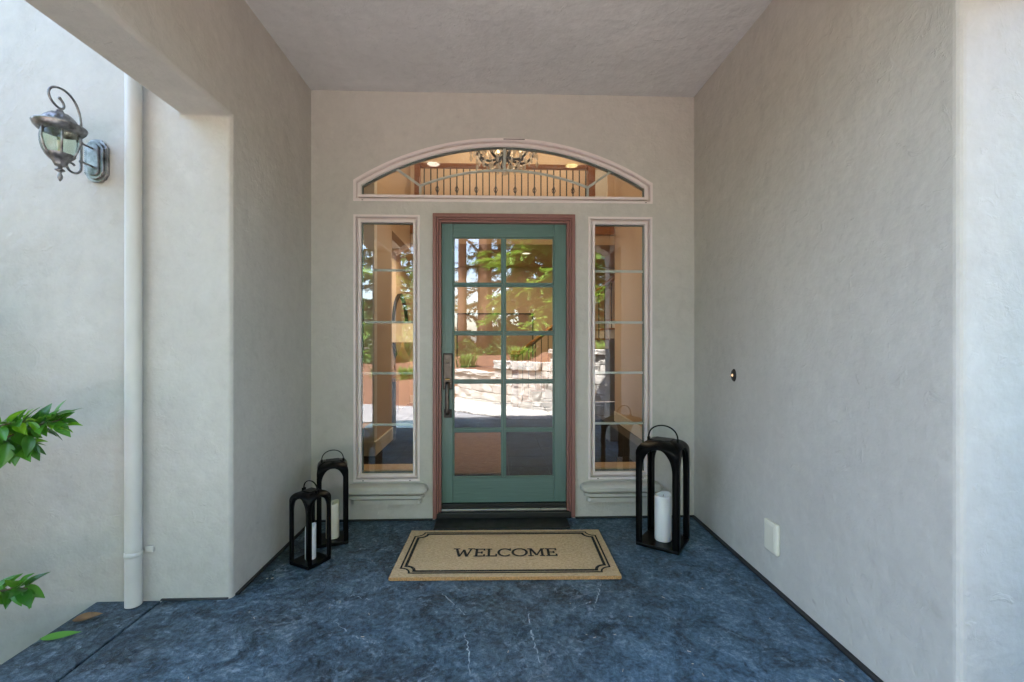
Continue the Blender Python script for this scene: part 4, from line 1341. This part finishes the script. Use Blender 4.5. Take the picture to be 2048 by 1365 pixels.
for A, B in ((lo_, md_), (md_, hi_)):
    for k in range(len(A)):
        bm.faces.new([A[k], A[(k + 1) % len(A)], B[(k + 1) % len(A)], B[k]])
bm.faces.new(lo_)
obj('backing', bm, 'coir_edge', mt)
# loose fibre ends
bm = bmesh.new()
for i in range(16000):
    x, y = q.uniform(-MW, MW), q.uniform(-MD, MD)
    if i < 2600:
        if q.random() < .7: y = -MD - q.uniform(0, .003)
        else: x = (MW + q.uniform(0, .003)) * q.choice((-1, 1))
    a = q.uniform(0, 6.28)
    L = q.uniform(.003, .0075)
    w = q.uniform(.0006, .0013)
    tx, ty = q.uniform(-.006, .006), q.uniform(-.006, .006)
    z0 = MH - 0.001 if i >= 2600 else q.uniform(.004, MH - .003)
    bm.faces.new([bm.verts.new((x - w * math.cos(a), y - w * math.sin(a), z0)), bm.verts.new((x + w * math.cos(a), y + w * math.sin(a), z0)), bm.verts.new((x + tx, y + ty, z0 + L * (1 if i >= 2600 else .4)))])
fb = obj('fibres', bm, 'coir', mt); fb['kind'] = 'stuff'
# printed borders with scooped corners
def border(hx, hy, notch, w, z, name):
    pts = []
    for sx, sy, a0 in ((1, 1, 270), (-1, 1, 0), (-1, -1, 90), (1, -1, 180)):
        cxn, cyn = sx * hx, sy * hy
        for k in range(9):
            # concave quarter circle centred on the corner, small square shoulders
            a = R(a0 - 90 * k / 8)
            pts.append((cxn + notch * math.cos(a), cyn + notch * math.sin(a)))
    bm = bmesh.new()
    n = len(pts)
    I, O = [], []
    for i in range(n):
        p, s_, e = Vector(pts[i]), Vector(pts[i - 1]), Vector(pts[(i + 1) % n])
        d1, d2 = (p - s_).normalized(), (e - p).normalized()
        n1, n2 = Vector((-d1.y, d1.x)), Vector((-d2.y, d2.x))
        m = (n1 + n2)
        m = m.normalized() if m.length > 1e-6 else n1
        k = min(1.6, 1 / max(0.3, m.dot(n1)))
        I.append(bm.verts.new((*(p + m * k * w / 2), z)))
        O.append(bm.verts.new((*(p - m * k * w / 2), z)))
    for i in range(n):
        bm.faces.new([I[i], I[(i + 1) % n], O[(i + 1) % n], O[i]])
    return obj(name, bm, 'mat_print', mt)
border(0.580, 0.262, 0.055, 0.0105, MH + 0.0025, 'border_line')
border(0.556, 0.240, 0.055, 0.0165, MH + 0.00255, 'border_line')
# slab-serif lettering
LT = [0]
def stroke(bm, p, q_, w, dz=0.0):
    p, q_ = Vector(p), Vector(q_)
    d = (q_ - p).normalized()
    nn = Vector((-d.y, d.x)) * w / 2
    LT[0] += 1
    z = MH + 0.0026 + 0.00004 * (LT[0] % 12)
    bm.faces.new([bm.verts.new((*(v), z)) for v in (p - nn, q_ - nn, q_ + nn, p + nn)])
def arc_stroke(bm, c, rx, ry, a0, a1, wmax, wmin, n=26):
    LT[0] += 1
    z = MH + 0.0026 + 0.00004 * (LT[0] % 12)
    I, O = [], []
    for i in range(n + 1):
        a = R(a0 + (a1 - a0) * i / n)
        w = wmin + (wmax - wmin) * abs(math.cos(a))
        I.append(bm.verts.new((c[0] + (rx - w / 2) * math.cos(a), c[1] + (ry - w / 2) * math.sin(a), z)))
        O.append(bm.verts.new((c[0] + (rx + w / 2) * math.cos(a), c[1] + (ry + w / 2) * math.sin(a), z)))
    for i in range(n):
        bm.faces.new([I[i], I[i + 1], O[i + 1], O[i]])
H_ = 0.100
TK, TN, SF = 0.0150, 0.0105, 0.0115
def letter(ch_, x, w):
    """draws ch_ with its left edge at x, width w, baseline at y0"""
    bm = bmesh.new()
    y0 = -0.025 - H_ / 2
    y1 = y0 + H_
    def ser(cx_, y, half):
        stroke(bm, (cx_ - half, y), (cx_ + half, y), SF)
    if ch_ == 'W':
        a, b, c, d, e = x + .012, x + w * .31, x + w * .5, x + w * .69, x + w - .012
        stroke(bm, (a, y1), (b, y0), TK); stroke(bm, (b, y0), (c, y1 - .012), TN)
        stroke(bm, (c, y1 - .012), (d, y0), TK); stroke(bm, (d, y0), (e, y1), TN)
        ser(a, y1, .020); ser(e, y1, .020)
    elif ch_ == 'E':
        s_ = x + .016
        stroke(bm, (s_, y0), (s_, y1), TK)
        stroke(bm, (x, y1 - SF / 2), (x + w, y1 - SF / 2), SF); stroke(bm, (x, y0 + SF / 2), (x + w, y0 + SF / 2), SF)
        stroke(bm, (s_, (y0 + y1) / 2), (x + w * .72, (y0 + y1) / 2), SF)
        stroke(bm, (x + w - .004, y1), (x + w - .004, y1 - .026), TN); stroke(bm, (x + w - .004, y0), (x + w - .004, y0 + .028), TN)
        stroke(bm, (x + w * .72, (y0 + y1) / 2 - .014), (x + w * .72, (y0 + y1) / 2 + .014), TN)
    elif ch_ == 'L':
        s_ = x + .018
        stroke(bm, (s_, y0), (s_, y1), TK); ser(s_, y1 - SF / 2, .018)
        stroke(bm, (x, y0 + SF / 2), (x + w, y0 + SF / 2), SF); stroke(bm, (x + w - .004, y0), (x + w - .004, y0 + .032), TN)
    elif ch_ == 'C':
        arc_stroke(bm, (x + w * .52, (y0 + y1) / 2), w * .47, H_ / 2 - .004, 38, 322, TK, SF)
        stroke(bm, (x + w * .92, y1 + .001), (x + w * .92, y1 - .030), TN)
    elif ch_ == 'O':
        arc_stroke(bm, (x + w * .5, (y0 + y1) / 2), w * .47, H_ / 2 - .004, 0, 360, TK, SF, 40)
    elif ch_ == 'M':
        a, e, c = x + .016, x + w - .016, x + w * .5
        stroke(bm, (a, y0), (a, y1), TN); stroke(bm, (e, y0), (e, y1), TK)
        stroke(bm, (a, y1), (c, y0 + .012), TK); stroke(bm, (c, y0 + .012), (e, y1), TN)
        ser(a, y0 + SF / 2, .016); ser(e, y0 + SF / 2, .016); ser(a - .006, y1 - SF / 2, .012); ser(e + .006, y1 - SF / 2, .012)
    obj('letter', bm, 'mat_print', mt)
x = -0.305
for ch_, w in (('W', .112), ('E', .066), ('L', .066), ('C', .080), ('O', .088), ('M', .100), ('E', .066)):
    letter(ch_, x, w)
    x += w + 0.0053

# ================================================================== CANDLE LANTERNS
def candle_lantern(label, loc, rz, s, h, hr, cand_r, cand_h, wax_m, cand_off, clabel, handle_rot=0.0):
    """s = side, h = height of the flat top, hr = handle height above it"""
    t = thing('candle_lantern', label, 'lantern', loc, rz, 'black candle lanterns on the porch floor')
    hs_ = s / 2
    rc = s * 0.29                                       # shoulder radius
    zs_ = h - rc
    prof = [(0.0, 0.022)] + [(0.0, 0.022 + (zs_ - 0.022) * i / 8) for i in range(1, 9)]
    prof += [(rc * (1 - math.cos(math.pi / 2 * i / 10)), zs_ + rc * math.sin(math.pi / 2 * i / 10)) for i in range(1, 11)]
    post = s * 0.145
    z_spring = zs_ - s * 0.42
    z_apex_i = zs_ + rc * 0.45
    for k in range(4):
        bm = bmesh.new()
        rows_ = []
        for inset, z in prof:
            edge_ = hs_ - inset
            if z <= z_spring:
                op = hs_ - post
            elif z < z_apex_i:
                u = (z - z_spring) / (z_apex_i - z_spring)
                op = (hs_ - post) * math.sqrt(max(0, 1 - u ** 2.2))
            else:
                op = 0.0
            rows_.append((inset, z, min(op, edge_ - 0.004), edge_))
        # refine the rows round the arch
        fine = []
        for A, B in zip(rows_, rows_[1:]):
            for i in range(4):
                u = i / 4
                inset = A[0] + (B[0] - A[0]) * u; z = A[1] + (B[1] - A[1]) * u
                edge_ = hs_ - inset
                if z <= z_spring: op = hs_ - post
                elif z < z_apex_i: op = (hs_ - post) * math.sqrt(max(0, 1 - ((z - z_spring) / (z_apex_i - z_spring)) ** 2.2))
                else: op = 0.0
                fine.append((inset, z, min(op, edge_ - 0.004), edge_))
        fine.append(rows_[-1])
        for sg_ in (-1, 1):
            prev = None
            for inset, z, op, edge_ in fine:
                cur = (bm.verts.new((sg_ * op, -hs_ + inset, z)), bm.verts.new((sg_ * edge_, -hs_ + inset, z)))
                if prev:
                    bm.faces.new([prev[0], prev[1], cur[1], cur[0]])
                prev = cur
        bmesh.ops.remove_doubles(bm, verts=bm.verts, dist=1e-4)
        bmesh.ops.transform(bm, matrix=Matrix.Rotation(k * math.pi / 2, 4, 'Z'), verts=bm.verts)
        o = obj('side_frame', bm, 'black_metal', t, smooth=True)
        sol = o.modifiers.new('thickness', 'SOLIDIFY')
        sol.thickness = 0.012
        sol.offset = -1
        # keep the sheet's outer face outwards
        for p in o.data.polygons:
            pass
    bm = bmesh.new(); box(bm, -hs_ + rc * 0.96, hs_ - rc * 0.96, -hs_ + rc * 0.96, hs_ - rc * 0.96, h - 0.006, h + 0.004)
    obj('top_plate', bm, 'black_metal', t, bevel=0.003)
    bm = bmesh.new(); box(bm, -hs_, hs_, -hs_, hs_, 0.002, 0.022); obj('base', bm, 'black_metal', t, bevel=0.004)
    hw2 = s * 0.35
    P = [(hw2 * math.cos(a), 0, h + 0.004 + hr * max(0, math.sin(a)) ** 0.85) for a in [math.pi * i / 20 for i in range(21)]]
    P = [(hw2, 0, h - 0.022)] + P + [(-hw2, 0, h - 0.022)]
    bm = bmesh.new(); tube(bm, P, s * 0.024, 8, flat=(1.35, 0.7))
    bmesh.ops.transform(bm, matrix=Matrix.Rotation(handle_rot, 4, 'Z'), verts=bm.verts)
    hd = obj('handle', bm, 'black_metal', t, smooth=True)
    for sg_ in (-1, 1):
        bm = bmesh.new(); box(bm, sg_ * hw2 - 0.007, sg_ * hw2 + 0.007, -0.011, 0.011, h - 0.026, h + 0.010)
        bmesh.ops.transform(bm, matrix=Matrix.Rotation(handle_rot, 4, 'Z'), verts=bm.verts)
        obj('handle_lug', bm, 'black_metal', hd, bevel=0.003)
    # the candle stands inside
    c = thing('pillar_candle', clabel, 'candle', (loc[0] + cand_off[0], loc[1] + cand_off[1], 0.0225), 0, 'pillar candles in the lanterns')
    bm = bmesh.new()
    r_ = cand_r
    lathe(bm, [(0, 0), (r_ * .96, 0), (r_, 0.006), (r_, cand_h - 0.010), (r_ * .96, cand_h), (r_ * .84, cand_h - 0.004), (r_ * .7, cand_h - 0.018), (0, cand_h - 0.022)], 36)
    for v in bm.verts:
        if v.co.z > cand_h - 0.03:
            a = math.atan2(v.co.y, v.co.x)
            v.co.z += (0.006 * math.sin(a + 1.0) + 0.004 * math.sin(2 * a)) * (math.hypot(v.co.x, v.co.y) / r_)
    obj('wax', bm, wax_m, c, smooth=True)
    bm = bmesh.new(); tube(bm, [(0, 0, cand_h - 0.024), (0.001, 0, cand_h - 0.012), (0.003, 0.001, cand_h - 0.002)], 0.0016, 6); obj('wick', bm, 'iron', c)
candle_lantern('largest black metal lantern, holding a tall white candle, right of the door', (1.056, -0.425, 0), R(-36.5), 0.262, 0.655, 0.085, 0.052, 0.285, 'wax_white', (0.0, 0.0), 'tall white pillar candle inside the largest lantern')
candle_lantern('middle sized black lantern in the corner with an ivory candle, behind the smallest lantern', (-1.050, -0.325, 0), R(20), 0.185, 0.515, 0.062, 0.040, 0.225, 'wax_ivory', (0.0, 0.0), 'ivory pillar candle inside the corner lantern')
candle_lantern('smallest black lantern standing in front of the corner lantern', (-1.076, -0.610, 0), R(-28.5), 0.158, 0.415, 0.052, 0.030, 0.190, 'wax_white', (0.0, 0.0), 'slim white pillar candle inside the smallest lantern')

# ================================================================== SHRUB AND LITTER
def leaf_mesh(name, L, W, fold, curl, mats):
    bm = bmesh.new()
    n = 8
    rows_ = []
    for i in range(n + 1):
        u = i / n
        w = W * (math.sin(math.pi * min(1, u ** 0.8)) ** 0.9) * (1 - 0.25 * u)
        if i in (0, n):
            w = 0.0006
        z = -curl * L * u * u
        rows_.append([bm.verts.new((u * L, s_ * w, z + fold * abs(s_) * w)) for s_ in (-1, -.5, 0, .5, 1)])
    for A, B in zip(rows_, rows_[1:]):
        for k in range(4):
            bm.faces.new([A[k], A[k + 1], B[k + 1], B[k]])
    bmesh.ops.recalc_face_normals(bm, faces=bm.faces)
    me = bpy.data.meshes.new(name)
    bm.to_mesh(me); bm.free()
    me.materials.append(M[mats])
    for p in me.polygons: p.use_smooth = True
    return me
LV = [leaf_mesh('leaf', 0.085, 0.025, 0.35, 0.18, 'leaf'), leaf_mesh('leaf', 0.098, 0.028, 0.25, 0.30, 'leaf'), leaf_mesh('leaf', 0.070, 0.023, 0.45, 0.10, 'leaf'), leaf_mesh('leaf', 0.075, 0.017, 0.5, 0.22, 'leaf_young')]
sh = thing('shrub', 'glossy green leafed shrub reaching in beside the lamp wall', 'shrub', (-2.42, -1.42, -0.30))
def brn(pts, r0, name='branch'):
    bm = bmesh.new(); tube(bm, [(p[0] + 2.42, p[1] + 1.42, p[2] + 0.30) for p in pts], [r0 * (1 - 0.75 * i / (len(pts) - 1)) for i in range(len(pts))], 7)
    return obj(name, bm, 'shrub_bark', sh, smooth=True)
q = random.Random(21)
def put_leaf(p, d, young=0.2, sc=1.0):
    d = Vector(d).normalized()
    me = LV[3] if q.random() < young else LV[q.randrange(3)]
    z = Vector((q.uniform(-.5, .5), q.uniform(-.8, .3), 1.0)).normalized()
    y = z.cross(d).normalized()
    z = d.cross(y)
    m = Matrix((d, y, z)).transposed().to_euler()
    s_ = sc * q.uniform(.8, 1.2)
    share('leaf', me, sh, (p[0] + 2.42, p[1] + 1.42, p[2] + 0.30), m, (s_, s_, s_))
brn([(-2.42, -1.42, -0.30), (-2.42, -1.40, 0.2), (-2.40, -1.40, 0.7), (-2.36, -1.42, 1.3)], 0.026, 'stem')
def spray(pts, n, young, sc=1.0, r0=0.007, drop=0.0):
    brn(pts, r0)
    P = [Vector(p) for p in pts]
    for i in range(n):
        u = (0.25 + 0.75 * (i + q.random()) / n)
        k = min(len(P) - 2, int(u * (len(P) - 1)))
        f = u * (len(P) - 1) - k
        p = P[k].lerp(P[k + 1], f)
        ax = (P[k + 1] - P[k]).normalized()
        a = i * 2.4 + q.uniform(-.4, .4)
        o_ = ax.orthogonal().normalized()
        o2 = ax.cross(o_)
        side = o_ * math.cos(a) + o2 * math.sin(a)
        d = ax * q.uniform(.25, .9) + side * q.uniform(.6, 1.0) + Vector((0, 0, -drop + q.uniform(-.25, .25)))
        put_leaf(p + side * 0.006, d, young if u > 0.5 else 0.05, sc)
spray([(-2.40, -1.40, 0.55), (-2.22, -1.38, 0.74), (-2.06, -1.36, 0.86), (-1.92, -1.35, 0.925), (-1.80, -1.35, 0.955)], 84, 0.25, 0.86, drop=-0.22)
spray([(-2.10, -1.37, 0.84), (-2.02, -1.42, 0.90), (-1.94, -1.44, 0.95), (-1.86, -1.42, 0.965)], 34, 0.4, 0.82, 0.004)
spray([(-2.12, -1.37, 0.83), (-2.03, -1.33, 0.84), (-1.95, -1.32, 0.855)], 24, 0.05, 0.85, 0.004, 0.5)
for p_, d_ in (((-1.93, -1.36, 0.95), (0.55, 0, 1.0)), ((-1.84, -1.36, 0.95), (0.8, -0.1, 0.6)), ((-1.79, -1.35, 0.925), (1, -.1, 0.28)), ((-1.80, -1.36, 0.92), (1, 0, -0.05)), ((-1.97, -1.36, 0.92), (0.2, -.4, 0.9)), ((-1.90, -1.38, 0.90), (0.4, -.3, -1.0)), ((-1.98, -1.38, 0.87), (0.1, -.3, -1.0))):
    put_leaf(p_, d_, 0.35, 1.05)
spray([(-2.42, -1.41, -0.05), (-2.25, -1.38, 0.14), (-2.10, -1.36, 0.24), (-1.98, -1.35, 0.265), (-1.93, -1.35, 0.262)], 30, 0.1, 0.95, 0.006, 0.0)
for k in range(9):                                      # the body of the shrub, outside the view
    z_ = -0.1 + 0.16 * k
    a_ = 2.4 * k
    ex, ey = -2.55 + 0.20 * math.cos(a_), -1.40 + 0.26 * math.sin(a_)
    spray([(-2.42, -1.41, z_), ((ex - 2.42) / 2, (ey - 1.41) / 2, z_ + 0.10), (ex, ey, z_ + 0.14)], 16, 0.1, 1.25)
spray([(-2.40, -1.40, 0.7), (-2.42, -1.30, 1.0), (-2.30, -1.26, 1.15)], 22, 0.2, 1.1)
spray([(-2.42, -1.41, 0.2), (-2.55, -1.46, 0.42), (-2.62, -1.5, 0.6)], 22, 0.2, 1.1)
spray([(-2.38, -1.42, 1.1), (-2.42, -1.50, 1.3), (-2.50, -1.52, 1.5)], 22, 0.2, 1.1)

lf = bpy.data.objects.new('fallen_leaf', leaf_mesh('fallen_leaf', 0.150, 0.021, 0.15, -0.02, 'leaf_fallen')); C.objects.link(lf)
lf.location = (-1.942, -1.288, 0.014); lf.rotation_euler = (R(20), R(-2), R(12))
tag(lf, 'fresh green leaf lying on the blue concrete near the rain pipe', 'leaf')
lf = bpy.data.objects.new('fallen_leaf', leaf_mesh('fallen_leaf', 0.120, 0.024, 0.5, -0.12, 'leaf_brown')); C.objects.link(lf)
lf.location = (-1.935, -1.145, 0.004); lf.rotation_euler = (R(22), R(-2), R(14))
tag(lf, 'curled brown dead leaf on the concrete below the rain pipe', 'leaf')
bm = bmesh.new()
for i in range(55):
    x, y = q.uniform(-1.6, 1.3), q.uniform(-1.9, -0.6)
    if abs(x - 0.054) < 0.68 and y > -0.92:
        continue
    a = q.uniform(0, 6.28); L = q.uniform(.006, .017)
    tube(bm, [(x, y, .0016), (x + L * math.cos(a), y + L * math.sin(a), .0022)], q.uniform(.0009, .0016), 4)
nd = obj('litter', bm, 'plume'); nd['kind'] = 'stuff'; nd['label'] = 'tiny dry needles and grit scattered on the porch floor'
